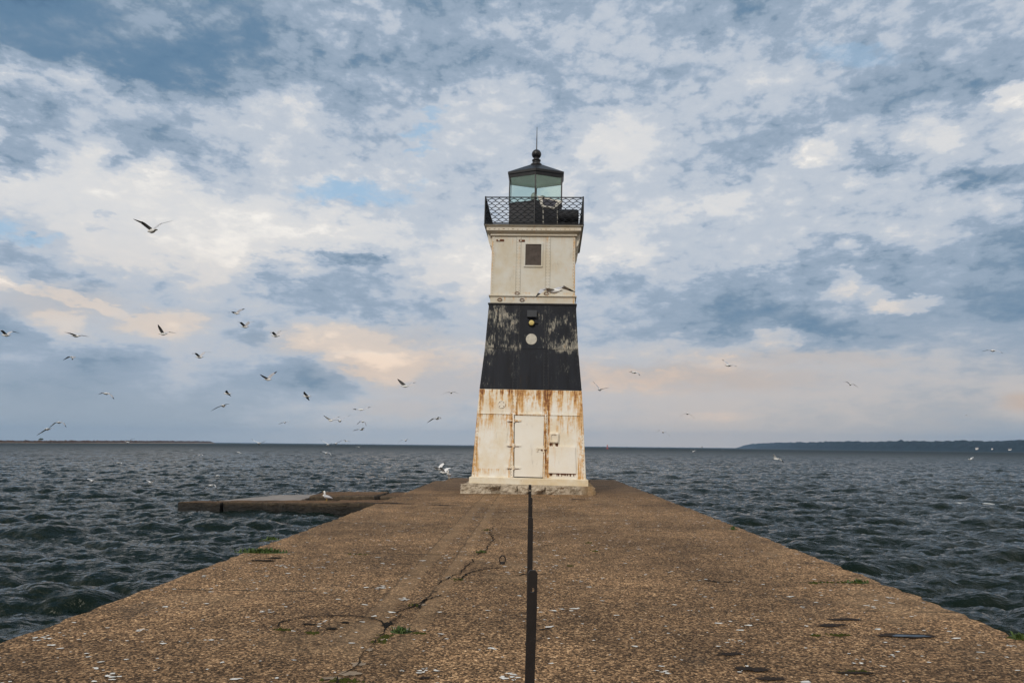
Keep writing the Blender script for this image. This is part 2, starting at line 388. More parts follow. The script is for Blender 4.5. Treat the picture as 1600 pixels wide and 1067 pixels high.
M_BAND = black_wall()

def glass_mat():
    m, gg, b = material('greenish_lantern_glass')
    for n in list(m.node_tree.nodes):
        if n.type == 'BSDF_PRINCIPLED': m.node_tree.nodes.remove(n)
    out = [n for n in m.node_tree.nodes if n.type == 'OUTPUT_MATERIAL'][0]
    tr = gg.node('ShaderNodeBsdfTransparent'); tr.inputs[0].default_value = (.80, .90, .87, 1)
    gl = gg.node('ShaderNodeBsdfGlossy'); gl.inputs['Roughness'].default_value = .02; gl.inputs[0].default_value = (.85, .95, .92, 1)
    fr = gg.node('ShaderNodeFresnel'); fr.inputs[0].default_value = 1.45
    mx = gg.node('ShaderNodeMixShader')
    lk = m.node_tree.links.new
    lk(fr.outputs[0], mx.inputs[0]); lk(tr.outputs[0], mx.inputs[1]); lk(gl.outputs[0], mx.inputs[2]); lk(mx.outputs[0], out.inputs[0])
    return m
M_GLASS = glass_mat()

def water_mat():
    m, gg, b = material('dark_lake_water'); p = coords(gg); x, y, z = gg.xyz(p)
    at = gg.node('ShaderNodeAttribute', attribute_name='foam'); fo = V(gg, at.outputs['Fac'])
    fn = gg.noise(p, 5., 8., .75)
    f = gg.smooth(fo + (fn - .5) * 1.3, .48, .72)
    c = gg.mix(f, (.0045, .011, .009, 1), (.62, .64, .64, 1))
    gg.put(b.inputs['Base Color'], c)
    ar = gg.node('ShaderNodeAttribute', attribute_name='ripple'); gg.put(b.inputs['Roughness'], f * .5 + V(gg, ar.outputs['Fac']))
    b.inputs['IOR'].default_value = 1.33; b.inputs['Specular IOR Level'].default_value = .15; b.inputs['Specular Tint'].default_value = (.97, 1., .88, 1)
    rp = gg.vec(x * .55 + y * .12, y * 1.25 - x * .1, 0.)
    h = gg.noise(rp, 6., 4., .55, .2) * 1. + gg.noise(rp, 1.6, 4., .55, .2) * 1.5
    bump(gg, b, h, 1., .075)
    return m
M_WATER = water_mat()
M_FOAMW = plain('white_foam', (.65, .67, .66), .8)

# ------------------------------------------------------------------ mesh helper
class MB:
    def __init__(s): s.v = []; s.f = []; s.mi = []; s.mats = []; s.cur = 0
    def mat(s, m):
        if m not in s.mats: s.mats.append(m)
        s.cur = s.mats.index(m); return s
    def add(s, vs, fs):
        o = len(s.v); s.v.extend([tuple(q) for q in vs])
        for f in fs: s.f.append([o + i for i in f]); s.mi.append(s.cur)
    def hexa(s, b, t):   # bottom 4 (ccw from above), top 4
        s.add(list(b) + list(t), [(3, 2, 1, 0), (4, 5, 6, 7), (0, 1, 5, 4), (1, 2, 6, 5), (2, 3, 7, 6), (3, 0, 4, 7)])
    def box(s, x0, x1, y0, y1, z0, z1):
        s.hexa([(x0, y0, z0), (x1, y0, z0), (x1, y1, z0), (x0, y1, z0)], [(x0, y0, z1), (x1, y0, z1), (x1, y1, z1), (x0, y1, z1)])
    def ring(s, pts_list, closed=True, cap0=True, cap1=True):
        n = len(pts_list[0]); o = len(s.v)
        for r in pts_list: s.v.extend([tuple(q) for q in r])
        for i in range(len(pts_list) - 1):
            for j in range(n if closed else n - 1):
                k = (j + 1) % n
                s.f.append([o + i * n + j, o + i * n + k, o + (i + 1) * n + k, o + (i + 1) * n + j]); s.mi.append(s.cur)
        if cap0: s.f.append([o + j for j in range(n)][::-1]); s.mi.append(s.cur)
        if cap1: s.f.append([o + (len(pts_list) - 1) * n + j for j in range(n)]); s.mi.append(s.cur)
    def tube(s, path, r, n=6, cap=True):
        path = [Vector(q) for q in path]; rings = []
        rr = r if isinstance(r, (list, tuple)) else [r] * len(path)
        for i, q in enumerate(path):
            d = (path[min(i + 1, len(path) - 1)] - path[max(i - 1, 0)]).normalized()
            a = d.orthogonal().normalized() if abs(d.z) > .99 else d.cross(Vector((0, 0, 1))).normalized()
            c = d.cross(a)
            rings.append([q + a * (rr[i] * math.cos(t * 2 * math.pi / n)) + c * (rr[i] * math.sin(t * 2 * math.pi / n)) for t in range(n)])
        s.ring(rings, True, cap, cap)
    def lathe(s, prof, n=16, c=(0, 0)):
        s.ring([[(c[0] + r * math.cos(t * 2 * math.pi / n), c[1] + r * math.sin(t * 2 * math.pi / n), z) for t in range(n)] for r, z in prof])
    def build(s, name, parent=None, mats=None, smooth=False):
        me = bpy.data.meshes.new(name); me.from_pydata(s.v, [], s.f)
        for m in (mats or s.mats): me.materials.append(m)
        if s.mats: me.polygons.foreach_set('material_index', s.mi)
        bm = bmesh.new(); bm.from_mesh(me); bmesh.ops.recalc_face_normals(bm, faces=bm.faces); bm.to_mesh(me); bm.free()
        if smooth: me.polygons.foreach_set('use_smooth', [True] * len(me.polygons))
        o = bpy.data.objects.new(name, me); COL.objects.link(o)
        if parent: o.parent = parent
        return o
def tag(o, label=None, cat=None, group=None, kind=None):
    if label: o['label'] = label
    if cat: o['category'] = cat
    if group: o['group'] = group
    if kind: o['kind'] = kind
    return o
def empty(name, loc, rot=(0, 0, 0)):
    o = bpy.data.objects.new(name, None); COL.objects.link(o); o.location = loc; o.rotation_euler = rot; o.empty_display_size = .2
    return o

# ------------------------------------------------------------------ water
WZ = -1.2
def ocean(N, L, seed, wind, kmin, kmax, rms, spread=5):
    rng = np.random.default_rng(seed)
    k1 = np.fft.fftfreq(N, 1 / N) * 2 * np.pi / L
    kx, ky = np.meshgrid(k1, k1, indexing='ij'); k = np.hypot(kx, ky); k[0, 0] = 1
    w = np.array(wind) / np.hypot(*wind)
    c = (kx * w[0] + ky * w[1]) / k
    kp = kmin * 1.6
    sp = k ** -3.6 * np.exp(-(kp / k) ** 2) * (np.abs(c) ** spread * .95 + .05) * (k < kmax) * (k > kmin * .5) * np.where(c < 0, .25, 1)
    sp[0, 0] = 0
    h = np.sqrt(sp) * (rng.normal(size=(N, N)) + 1j * rng.normal(size=(N, N)))
    re = lambda a: np.real(np.fft.ifft2(a))
    H = re(h); sc = rms / H.std()
    Dx = re(-1j * kx / k * h) * sc; Dy = re(-1j * ky / k * h) * sc
    Jxx = re(kx * kx / k * h) * sc; Jyy = re(ky * ky / k * h) * sc; Jxy = re(kx * ky / k * h) * sc
    return H * sc, Dx, Dy, Jxx, Jyy, Jxy
def sample(a, x, y, L):
    N = a.shape[0]; fx = (x / L * N) % N; fy = (y / L * N) % N
    i = np.floor(fx).astype(int); j = np.floor(fy).astype(int); u = fx - i; v = fy - j
    i %= N; j %= N; i1 = (i + 1) % N; j1 = (j + 1) % N
    return a[i, j] * (1 - u) * (1 - v) + a[i1, j] * u * (1 - v) + a[i, j1] * (1 - u) * v + a[i1, j1] * u * v
def build_water():
    rr = [0., 2., 4.]; r = 6.
    while r < 1300: rr.append(r); r *= 1.0046 if r < 120 else (1.0062 if r < 300 else 1.010)
    while r < 42000: rr.append(r); r *= 1.12
    rr = np.array(rr)
    a = np.concatenate([np.arange(-42, 40.001, .09), np.arange(41, 318, 3.)]); a = np.radians(a)
    R, A = np.meshgrid(rr, a, indexing='ij'); X = R * np.sin(A); Y = R * np.cos(A)
    Z = np.zeros_like(X); DX = np.zeros_like(X); DY = np.zeros_like(X); jxx = np.zeros_like(X); jyy = np.zeros_like(X); jxy = np.zeros_like(X)
    for (N, L, seed, wind, k0, k1, rms, rot, f0, f1, chop) in (
            (512, 83., 3, (.25, -1.), .7, 9., .066, 0., 550, 1300, 1.05),
            (512, 47., 11, (-.35, -1.), 1.7, 14., .046, .45, 350, 900, 1.1),
            (512, 17.3, 5, (.15, -1.), 4., 60., .024, -.3, 70, 190, 1.0)):
        o = ocean(N, L, seed, wind, k0, k1, rms)
        c, s = math.cos(rot), math.sin(rot); xr, yr = X * c + Y * s, -X * s + Y * c
        q = [sample(t, xr, yr, L) for t in o]
        fade = np.clip((f1 - R) / (f1 - f0), 0, 1)
        Z += q[0] * fade; DX += (q[1] * c - q[2] * s) * fade * chop; DY += (q[1] * s + q[2] * c) * fade * chop
        if L > 20: jxx += q[3] * fade; jyy += q[4] * fade; jxy += q[5] * fade
    lam = 1.0
    J = (1 - lam * jxx) * (1 - lam * jyy) - lam * lam * jxy ** 2
    foam = np.clip((.10 - J) * 1.4, 0, .8)
    # broken water washing over the outer end of the low platform and along the pier
    for (cx, cy, sx, sy, wt) in ((-12.2, 29.2, 1.5, .55, 1.0), (-13.9, 27.3, .5, .8, .45), (-9., 32.0, 2.2, .4, .5), (-4.6, 31.5, .5, 1.6, .4), (-1., 33.0, 3.4, .35, .5)) + tuple((p.x, p.y, a, a * .6, .85) for p, a in ((on_ground(u, v, WZ), k) for u, v, k in ((1540, 788, .5), (1500, 790, .3), (1585, 719, 2.2), (1130, 703, 4.), (1255, 712, 1.8), (1165, 704, 4.), (300, 703, 2.5), (230, 704, 2.5), (40, 740, 1.), (470, 712, 2.), (570, 707, 2.2), (1040, 735, .7), (1035, 708, 2.5), (720, 704, 3.), (650, 720, 1.2), (1420, 708, 2.6)))):
        foam = np.maximum(foam, wt * np.exp(-((X - cx) / sx) ** 2 - ((Y - cy) / sy) ** 2))
    P = np.stack([X + DX, Y + DY, Z + WZ], -1).reshape(-1, 3)
    nr, na = X.shape
    i = np.arange(nr - 1)[:, None] * na; j = np.arange(na)[None]; j1 = (j + 1) % na
    quads = np.stack([i + j, i + na + j, i + na + j1, i + j1], -1).reshape(-1, 4)
    me = bpy.data.meshes.new('water')
    me.vertices.add(len(P)); me.vertices.foreach_set('co', P.astype(np.float32).ravel())
    nq = len(quads); me.loops.add(nq * 4); me.loops.foreach_set('vertex_index', quads.astype(np.int32).ravel())
    me.polygons.add(nq); me.polygons.foreach_set('loop_start', np.arange(0, nq * 4, 4, dtype=np.int32))
    me.polygons.foreach_set('use_smooth', np.ones(nq, bool))
    me.update(calc_edges=True)
    at = me.attributes.new('foam', 'FLOAT', 'POINT'); at.data.foreach_set('value', foam.astype(np.float32).ravel())
    rough = .035 + .60 * np.clip(np.log(np.maximum(R, 1) / 90.) / np.log(10.), 0, 1)   # unresolved ripples
    at = me.attributes.new('ripple', 'FLOAT', 'POINT'); at.data.foreach_set('value', rough.astype(np.float32).ravel())
    me.materials.append(M_WATER)
    ob = bpy.data.objects.new('water', me); COL.objects.link(ob); tag(ob, kind='structure')
    if me.polygons[nq // 2].normal.z < 0: me.flip_normals()
build_water()

# ------------------------------------------------------------------ pier
rnd = random.Random(7)
def strip_polygon(mb, pts, w0, w1, z):
    """irregular ribbon along pts (list of x,y)"""
    L = []; Rr = []
    for i, p in enumerate(pts):
        a = Vector(pts[max(i - 1, 0)]); b = Vector(pts[min(i + 1, len(pts) - 1)])
        d = (b - a).normalized(); n = Vector((-d.y, d.x)); w = rnd.uniform(w0, w1)
        L.append((p[0] + n.x * w, p[1] + n.y * w, z)); Rr.append((p[0] - n.x * w * rnd.uniform(.6, 1.2), p[1] - n.y * w, z))
    mb.ring([L, Rr], False, False, False)
def jitter_path(pts, step, amp):
    out = []
    for (a, b) in zip(pts[:-1], pts[1:]):
        d = math.dist(a, b); n = max(1, int(d / step))
        for k in range(n):
            t = k / n
            out.append((a[0] + (b[0] - a[0]) * t + rnd.gauss(0, amp), a[1] + (b[1] - a[1]) * t + rnd.gauss(0, amp)))
    out.append(pts[-1]); return out
def splat(mb, x, y, rx, ry, z, n=11, irr=.45, rot=0.):
    vs = []
    for k in range(n):
        t = 2 * math.pi * k / n; r = 1 + rnd.uniform(-irr, irr)
        a, b = rx * r * math.cos(t), ry * r * math.sin(t)
        vs.append((x + a * math.cos(rot) - b * math.sin(rot), y + a * math.sin(rot) + b * math.cos(rot), z))
    mb.add(vs, [tuple(range(n))])
pm = MB().mat(M_PIER)
edgeL = []; edgeR = []
ys = [-8 + .125 * i for i in range(int((32. + 8) / .125) + 1)]
for y in ys:
    bl = -4.0 - max(0, y - 20) * .012 + rnd.gauss(0, .018); br = 4.02 - max(0, y - 8) * .010 + rnd.gauss(0, .018)
    if y > 29.2: bl += .35
    if rnd.random() < .10: bl += rnd.uniform(.03, .10)
    if rnd.random() < .10: br -= rnd.uniform(.03, .10)
    edgeL.append((bl, y)); edgeR.append((br, y))
nx = 24; rows = []
for (l, r) in zip(edgeL, edgeR):
    row = [(l[0], l[1], -3.2), (l[0] + rnd.gauss(0, .015), l[1], -.05)]
    for i in range(nx + 1):
        t = i / nx; x = l[0] + .04 + (r[0] - l[0] - .08) * t
        row.append((x, l[1], rnd.gauss(0, .0015)))
    row += [(r[0] + rnd.gauss(0, .015), r[1], -.05), (r[0], r[1], -3.2)]
    rows.append(row)
pm.ring(rows, False, True, True)
# droppings
pm.mat(M_DROP)
for k in range(1800):
    y = 4.0 + 17.5 * rnd.random() ** 1.2; x = rnd.uniform(-3.9, 3.9)
    s = rnd.choice((.005, .006, .007, .008, .009, .011, .015)) * rnd.uniform(.7, 1.3)
    splat(pm, x, y, s * rnd.uniform(1., 2.2), s, .0055, 9, .5, rnd.uniform(-.5, .5))
for (u, v, s) in [(795, 1055, .10), (600, 918, .09), (500, 886, .06), (440, 884, .06), (420, 955, .06), (625, 936, .06), (700, 872, .05), (720, 862, .05), (905, 908, .05), (1365, 949, .06), (1392, 935, .05), (1155, 1003, .03), (70, 997, .08), (175, 1058, .07), (215, 985, .04), (1580, 1010, .04), (1040, 1050, .05), (670, 1050, .06), (900, 835, .05), (1000, 858, .05)]:
    p = on_ground(u, v)
    for q in range(7):
        splat(pm, p.x + rnd.gauss(0, s * .7), p.y + rnd.gauss(0, s * .6), s * rnd.uniform(.12, .4), s * rnd.uniform(.1, .25), .006 + .0004 * q, 9, .5)
# cracks: dark earth with broken grey lips
CR = [(-.73, 13.18), (-.72, 11.96), (-.62, 11.57), (-.67, 10.3), (-.76, 9.7), (-.78, 8.98), (-.87, 8.32), (-1.0, 7.88), (-1.03, 6.93), (-1.09, 6.73), (-1.18, 6.47), (-1.19, 6.02), (-1.2, 5.82), (-1.19, 5.54), (-1.21, 5.29), (-1.2, 4.99), (-1.24, 4.6), (-1.3, 3.6)]
pm.mat(M_LEDGE)
for (u, v, rx, ry) in [(545, 1052, .10, .06), (560, 1038, .06, .06), (578, 1015, .035, .05), (660, 945, .05, .08), (700, 902, .04, .10), (520, 1060, .08, .04), (600, 1000, .03, .05)]:
    p = on_ground(u, v); splat(pm, p.x, p.y, rx * .7, ry * .7, .0045, 19, .5)
pm.mat(M_DIRT_GAP)
jp = jitter_path(CR, .07, .016)
for i in range(0, len(jp) - 4, 4):
    if rnd.random() < .86 or jp[i][1] < 7.4:
        near = jp[i][1] < 7.6
        strip_polygon(pm, jp[i:i + 5],   .0015 if near else .0035, .008 if near else .012, .008 + .0001 * (i % 7))
for pts in ([(600, 985), (625, 990), (650, 986)], [(640, 950), (668, 938), (690, 930)], [(655, 950), (662, 942), (668, 936)], [(715, 907), (740, 893), (770, 888), (800, 887)], [(840, 897), (820, 898), (800, 899)], [(838, 897), (870, 897)], [(838, 852), (880, 852)], [(838, 985), (860, 983)], [(1100, 906), (1125, 911), (1145, 909)]):  # thin dark strips, some at the feet of the posts
    gp = [tuple(on_ground(*q)[:2]) for q in pts]
    strip_polygon(pm, jitter_path(gp, .06, .012), .004, .016, .009)
cc = (-1.68, 5.97)   # round patch cut into the deck
arc = [(cc[0] + .44 * math.cos(t), cc[1] + .30 * math.sin(t)) for t in np.radians(np.arange(-8, 200, 9))]
strip_polygon(pm, [(x + rnd.gauss(0, .004), y + rnd.gauss(0, .004)) for x, y in arc], .005, .012, .009)
for (u, v, rx, ry) in [(519, 983, .05, .03), (540, 973, .05, .025), (485, 976, .06, .02), (606, 976, .035, .09), (410, 876, .16, .05), (430, 872, .12, .05), (745, 703, .1, .05)]:
    if v < 760: continue
    p = on_ground(u, v); splat(pm, p.x, p.y, rx, ry, .0075, 17, .45)
pm.mat(M_SOIL)
for (u, v, rx, ry) in [(1313, 968, .12, .035), (1308, 978, .11, .035), (1140, 1022, .08, .03), (1175, 1046, .10, .04), (1200, 1062, .09, .03), (660, 1060, .05, .02), (1330, 1052, .12, .03), (900, 780, .3, .1), (600, 786, .5, .12), (690, 789, .35, .06)]:
    p = on_ground(u, v)
    for q in range(5): splat(pm, p.x + rnd.gauss(0, rx * .45), p.y + rnd.gauss(0, ry * .5), rx * rnd.uniform(.3, .8), ry * rnd.uniform(.4, .9), .0062 + .0003 * q, 19, .5)
p = on_ground(1420, 994)
for q in range(4): splat(pm, p.x + rnd.gauss(0, .05), p.y + rnd.gauss(0, .01), .17, .05, .0064 + .0003 * q, 21, .3)
pm.mat(M_PUDDLE); splat(pm, p.x, p.y - .005, .15, .028, .0085, 19, .3)
pier = pm.build('pier'); tag(pier, kind='structure')

# moss lying in the joints: nobody could count it
mo = MB().mat(M_MOSS)
def moss(u, v, rx, ry, n=26):
    p = on_ground(u, v)
    for _ in range(n):
        x = p.x + rnd.gauss(0, rx * .5); y = p.y + rnd.gauss(0, ry * .5); s = rnd.uniform(.007, .018)
        h = s * rnd.uniform(.5, 1.1)
        mo.add([(x - s, y - s * .6, .002), (x + s, y - s * .7, .002), (x + s * .8, y + s * .7, .002), (x - s * .7, y + s * .8, .002), (x + rnd.gauss(0, s * .2), y + rnd.gauss(0, s * .2), h)], [(0, 1, 4), (1, 2, 4), (2, 3, 4), (3, 0, 4)])
for a in [(600, 995, .05, .07, 40), (595, 1003, .05, .05, 24), (648, 946, .05, .05), (440, 984, .07, .03), (488, 989, .07, .03), (717, 905, .06, .06), (530, 1064, .1, .05, 40), (751, 863, .06, .05), (1310, 992, .09, .03), (1275, 993, .05, .02), (1330, 910, .12, .05, 40), (1285, 910, .12, .03), (1270, 911, .05, .03), (1335, 1050, .1, .02), (415, 845, .10, .04), (930, 861, .05, .05), (920, 848, .06, .05), (892, 884, .04, .03), (1595, 998, .08, .06, 30), (655, 989, .05, .02), (760, 828, .07, .10), (1145, 827, .08, .08), (560, 866, .25, .03, 20)]:
    moss(*a)
mo = mo.build('moss'); tag(mo, 'low green moss growing in the cracks and joints of the pier', 'moss', kind='stuff')

def weed(u, v, w, dpt, h, n, label):
    p = on_ground(u, v); root = MB().mat(M_LEAF)
    for k in range(n):
        x = max(-w, min(w, rnd.gauss(0, w * .42))); y = max(-dpt, min(dpt, rnd.gauss(0, dpt * .42))); a = rnd.uniform(0, 6.28); l = h * rnd.uniform(.5, 1.1); s = h * rnd.uniform(.10, .2)
        x, y = (x, y) if k % 2 else (x * .5, y * .5); dx_, dy_ = math.cos(a), math.sin(a); lean = rnd.uniform(.2, .9)
        b0 = Vector((x - dy_ * s, y + dx_ * s, 0)); b1 = Vector((x + dy_ * s, y - dx_ * s, 0))
        md = Vector((x + dx_ * l * lean * .4, y + dy_ * l * lean * .4, l * .7)); tp = Vector((x + dx_ * l * lean, y + dy_ * l * lean, l * rnd.uniform(.6, 1.)))
        sd_ = Vector((-dy_, dx_, 0)) * s
        root.add([b0, b1, md - sd_, md + sd_, tp], [(0, 1, 2, 3), (3, 2, 4)])
    root.add([(w * 1.02 * math.cos(t), dpt * 1.02 * math.sin(t), .0035) for t in np.radians(np.arange(0, 360, 30))], [tuple(range(12))])
    o = root.build('weed'); o.location = p; tag(o, label, 'weed', 'weeds growing in the pier')
    return o
weed(627, 987, .09, .06, .05, 60, 'bright green leafy weed beside the long crack, nearest the camera')
weed(408, 863, .38, .08, .07, 150, 'long strip of dark grass at the left pier edge')
weed(424, 843, .16, .06, .06, 50, 'small grass clump on the left pier edge behind the long grass strip')
weed(1340, 910, .12, .05, .05, 40, 'yellow green grass tuft in the joint near the right pier edge')
weed(1146, 827, .06, .06, .07, 24, 'dark weed on the right pier edge, farthest of the right edge weeds')
weed(1592, 997, .08, .06, .05, 30, 'green weed on the right pier edge at the photo margin')
weed(752, 862, .07, .05, .035, 24, 'tiny weed in the crack between the two pale strips and the ring bolt')

# mooring ring
rb = empty('mooring_ring', on_ground(785, 881))
k = MB().mat(M_IRON); k.lathe([(.035, 0), (.035, .012), (.02, .03), (.0, .032)], 10); k.build('base_plate', rb)
k = MB().mat(M_IRON); k.tube([(.038 * math.cos(t), 0, .055 + .048 * math.sin(t)) for t in np.radians(np.arange(-60, 241, 20))], .009, 6); k.build('ring', rb)
tag(rb, 'small rusty iron mooring ring standing on the pier left of the posts', 'ring bolt')

# ------------------------------------------------------------------ iron posts
def post(x, y, h, w, t, lean, label):
    r = empty('iron_post', (x, y, 0), (0, lean, rnd.uniform(-.08, .08)))
    mb = MB().mat(M_IRON)
    # flat bar with a rounded top and a bolt hole near its head
    hz_, hr = h - .085, .010
    n = 12; out = []
    N8 = [(-w, hz_ - .05), (w, hz_ - .05), (w, hz_), (w, h - .012), (w - .008, h), (-w + .008, h), (-w, h - .012), (-w, hz_)]
    hole = [(hr * math.cos(a), hz_ + hr * 1.25 * math.sin(a)) for a in [math.radians(d) for d in (225, 315, 0, 30, 60, 120, 150, 180)]]
    for s_ in (-t, t):
        vs = [(a, s_, b) for a, b in N8] + [(a, s_, b) for a, b in hole]
        mb.add(vs, [(i, (i + 1) % 8, 8 + (i + 1) % 8, 8 + i) for i in range(8)])
    for L8 in (N8, hole):
        mb.add([(a, -t, b) for a, b in L8] + [(a, t, b) for a, b in L8], [(i, (i + 1) % 8, 8 + (i + 1) % 8, 8 + i) for i in range(8)])
    zs = [0, h * .3, h * .6, hz_ - .05]
    mb.ring([[(-w + rnd.gauss(0, .0006), -t, z), (w + rnd.gauss(0, .0006), -t, z), (w, t, z), (-w, t, z)] for z in zs], True, True, False)
    mb.build('bar', r)
    b = MB().mat(M_IRON); b.box(-w * 1.35, w * 1.35, -w * 1.2, w * 1.2, -.01, .010); b.build('foot_plate', r)
    tag(r, label, 'post', 'iron railing posts along the middle of the pier')
post(on_ground(826, 1067).x - .002, 3.15, .955, .021, .010, .024, 'nearest flat dark iron post with a bolt hole in its head')
for (u, v, Y, lab) in ((829, 808, 5.5, 'second iron post from the camera, rising behind the nearest post'), (829.3, 777, 7.85, 'third iron post from the camera, between the second and farthest posts'), (828.2, 757, 10.2, 'farthest and smallest iron post, its head against the stone foundation')):
    q = at_depth(u, v, Y); post(q.x - q.z * .008, Y, q.z, .0205, .010, .008, lab)

# ------------------------------------------------------------------ lighthouse
LEAN = .0138
LH = empty('lighthouse', (-.085, 23.9, 0), (0, LEAN, math.radians(-1.5)))
tag(LH, 'square tapering lighthouse painted white, black and white with black lantern on the pier end', 'lighthouse')
HW = [(.3, 1.815), (.49, 1.805), (2.5, 1.705), (3.30, 1.655), (4.7, 1.53), (6.17, 1.45)]
def hw(z):
    for (a, b), (c, d) in zip(HW[:-1], HW[1:]):
        if z <= c: return b + (d - b) * (z - a) / (c - a)
    return 1.41
def front(x, z, out=0.): return (x, -hw(z) - out, z)
def rot4(p, k):
    x, y, z = p
    for _ in range(k): x, y = -y, x
    return (x, y, z)
def plate(mb, x0, x1, z0, z1, out, k=0, x0t=None, x1t=None, back=-.02):
    x0t = x0 if x0t is None else x0t; x1t = x1 if x1t is None else x1t
    b = [front(x0, z0, out), front(x1, z0, out), front(x1, z0, back), front(x0, z0, back)]
    t = [front(x0t, z1, out), front(x1t, z1, out), front(x1t, z1, back), front(x0t, z1, back)]
    mb.hexa([rot4(q, k) for q in b], [rot4(q, k) for q in t])
def rivet(mb, x, z, k=0, r=.013, out=.0):
    keep = mb.cur
    if RIV: mb.mat(RIV)
    c = front(x, z, out); n = 6
    vs = [(c[0] + r * math.cos(t * 2 * math.pi / n), c[1], c[2] + r * math.sin(t * 2 * math.pi / n)) for t in range(n)] + [(c[0] + r * .5 * math.cos(t * 2 * math.pi / n), c[1] - r * .6, c[2] + r * .5 * math.sin(t * 2 * math.pi / n)) for t in range(n)]
    mb.add([rot4(q, k) for q in vs], [(i, (i + 1) % n, n + (i + 1) % n, n + i) for i in range(n)] + [tuple(range(n, 2 * n))])
    mb.cur = keep
RIV = None
def wall(name, mat, z0, z1, hseams, hwf=None, seamw=.075, riv=None):
    global RIV
    RIV = riv
    mb = MB().mat(mat); zs = [z0] + [q for q, _ in HW if z0 < q < z1 and hwf is None] + [z1]
    mb.ring([[(-hw(z), -hw(z), z), (hw(z), -hw(z), z), (hw(z), hw(z), z), (-hw(z), hw(z), z)] for z in zs])
    rz = np.arange(z0 + .06, z1 - .03, .105)
    for k in range(4):
        segs = [z0] + [h for h in hseams] + [z1]
        for a, b in zip(segs[:-1], segs[1:]):
            for xs in (-.5, .5):
                plate(mb, xs - seamw, xs + seamw, a + .012, b - .012, .009, k)
            for sgn in (-1, 1):   # corner angle irons
                e0 = hw(a) * sgn; e1 = hw(b) * sgn; w_ = .085 * sgn
                lo = min(e0 - w_, e0); hi = max(e0 - w_, e0); lt = min(e1 - w_, e1); ht = max(e1 - w_, e1)
                plate(mb, lo, hi, a + .012, b - .012, .010, k, lt, ht)
        for h in hseams:
            plate(mb, -hw(h) + .01, hw(h) - .01, h - .011, h + .011, .018, k)
        if k in (0, 1, 3):
            for z in rz:
                for xs in (-.545, -.455, .455, .545): rivet(mb, xs, z, k, .012, .009)
                for sgn in (-1, 1): rivet(mb, sgn * (hw(z) - .045), z, k, .012, .010)
    mb.mat(riv)   # dirt caught along the edges of the lapped plates
    for k in range(4):
        for a, b in zip([z0] + hseams, hseams + [z1]):
            for xs in (-.5 - seamw - .004, -.5 + seamw + .004, .5 - seamw - .004, .5 + seamw + .004): plate(mb, xs - .0045, xs + .0045, a + .02, b - .02, .003, k)
        for h in hseams: plate(mb, -hw(h) + .02, hw(h) - .02, h - .022, h - .012, .004, k)
    RIV = None
    return mb.build(name, LH)
M_RIV = plain('dirt_shade_rivet', (.20, .145, .09), .8, 0, .6, 3.)  # rivets coloured dark for the rust and shade round their heads
M_RIVK = plain('black_rivet', (.03, .03, .034), .5, 0, .4, 3.)
M_RIVU = plain('greyed_rivet', (.20, .165, .115), .8, 0, .5, 3.)
wall('lower_wall', M_LOWER, .3, 3.30, [2.50], riv=M_RIV)
wall('black_band', M_BAND, 3.302, 6.17, [4.68], riv=M_RIVK)
HW = [(6.49, 1.412), (8.6, 1.408)]
uw = wall('upper_wall', M_UPPER, 6.49, 8.57, [], riv=M_RIVU)
HWB = [(.3, 1.815), (.49, 1.805), (2.5, 1.705), (3.30, 1.655), (4.7, 1.53), (6.17, 1.45)]
def sq(mb, prof):
    mb.ring([[(-a, -a, z), (a, -a, z), (a, a, z), (-a, a, z)] for a, z in prof])
m_ = MB().mat(M_PLINTH); sq(m_, [(1.885, .285), (1.885, .47), (1.84, .492)]); m_.build('plinth', LH)
m_ = MB().mat(M_UPPER); sq(m_, [(1.425, 6.21), (1.425, 6.44)]); 
HW = [(6.2, 1.425), (6.45, 1.425)]
for k in range(4):
    for x in np.arange(-1.32, 1.33, .12): rivet(m_, x, 6.33, k, .012)
m_.build('belt_course', LH)
m_ = MB().mat(M_BLACKD); sq(m_, [(1.46, 6.145), (1.49, 6.172), (1.49, 6.212)]); m_.build('ledge', LH)
m_ = MB().mat(M_UPPER); sq(m_, [(1.43, 6.438), (1.475, 6.455), (1.475, 6.492)]); m_.build('ledge', LH)
for (x, z) in ((-1.1, 6.33), (-.35, 6.33), (-.52, 6.56), (.46, 6.56)):
    m_ = MB().mat(M_RUST); m_.tube([(x + .075 * math.cos(t), -1.445 if z < 6.5 else -1.43, z + .045 * math.sin(t)) for t in np.radians(np.arange(0, 361, 30))], .012, 5, False)
    m_.build('lifting_lug', LH)
HW = [(6.4, 1.412), (8.6, 1.408)]
# window in the upper wall, closed by a rusted sheet
wf = MB().mat(M_UPPER)
for (a, b, c, d) in ((-.32, .32, 8.27, 8.32), (-.32, .32, 7.475, 7.53), (-.32, -.27, 7.53, 8.27), (.27, .32, 7.53, 8.27)): plate(wf, a, b, c, d, .035)
win = MB().mat(M_RUSTPANEL); plate(win, -.27, .27, 7.53, 8.27, .012)
win = win.build('window', LH); wf.build('frame', win)
for (x, z, w) in ((-1.14, 8.40, .13), (-.40, 8.39, .10)):
    m_ = MB().mat(M_RUST); plate(m_, x - w, x + w, z - .03, z + .035, .022); 
    m_.mat(M_UPPER); plate(m_, x - w * .6, x - w * .1, z - .02, z + .025, .034); m_.build('bracket', LH)
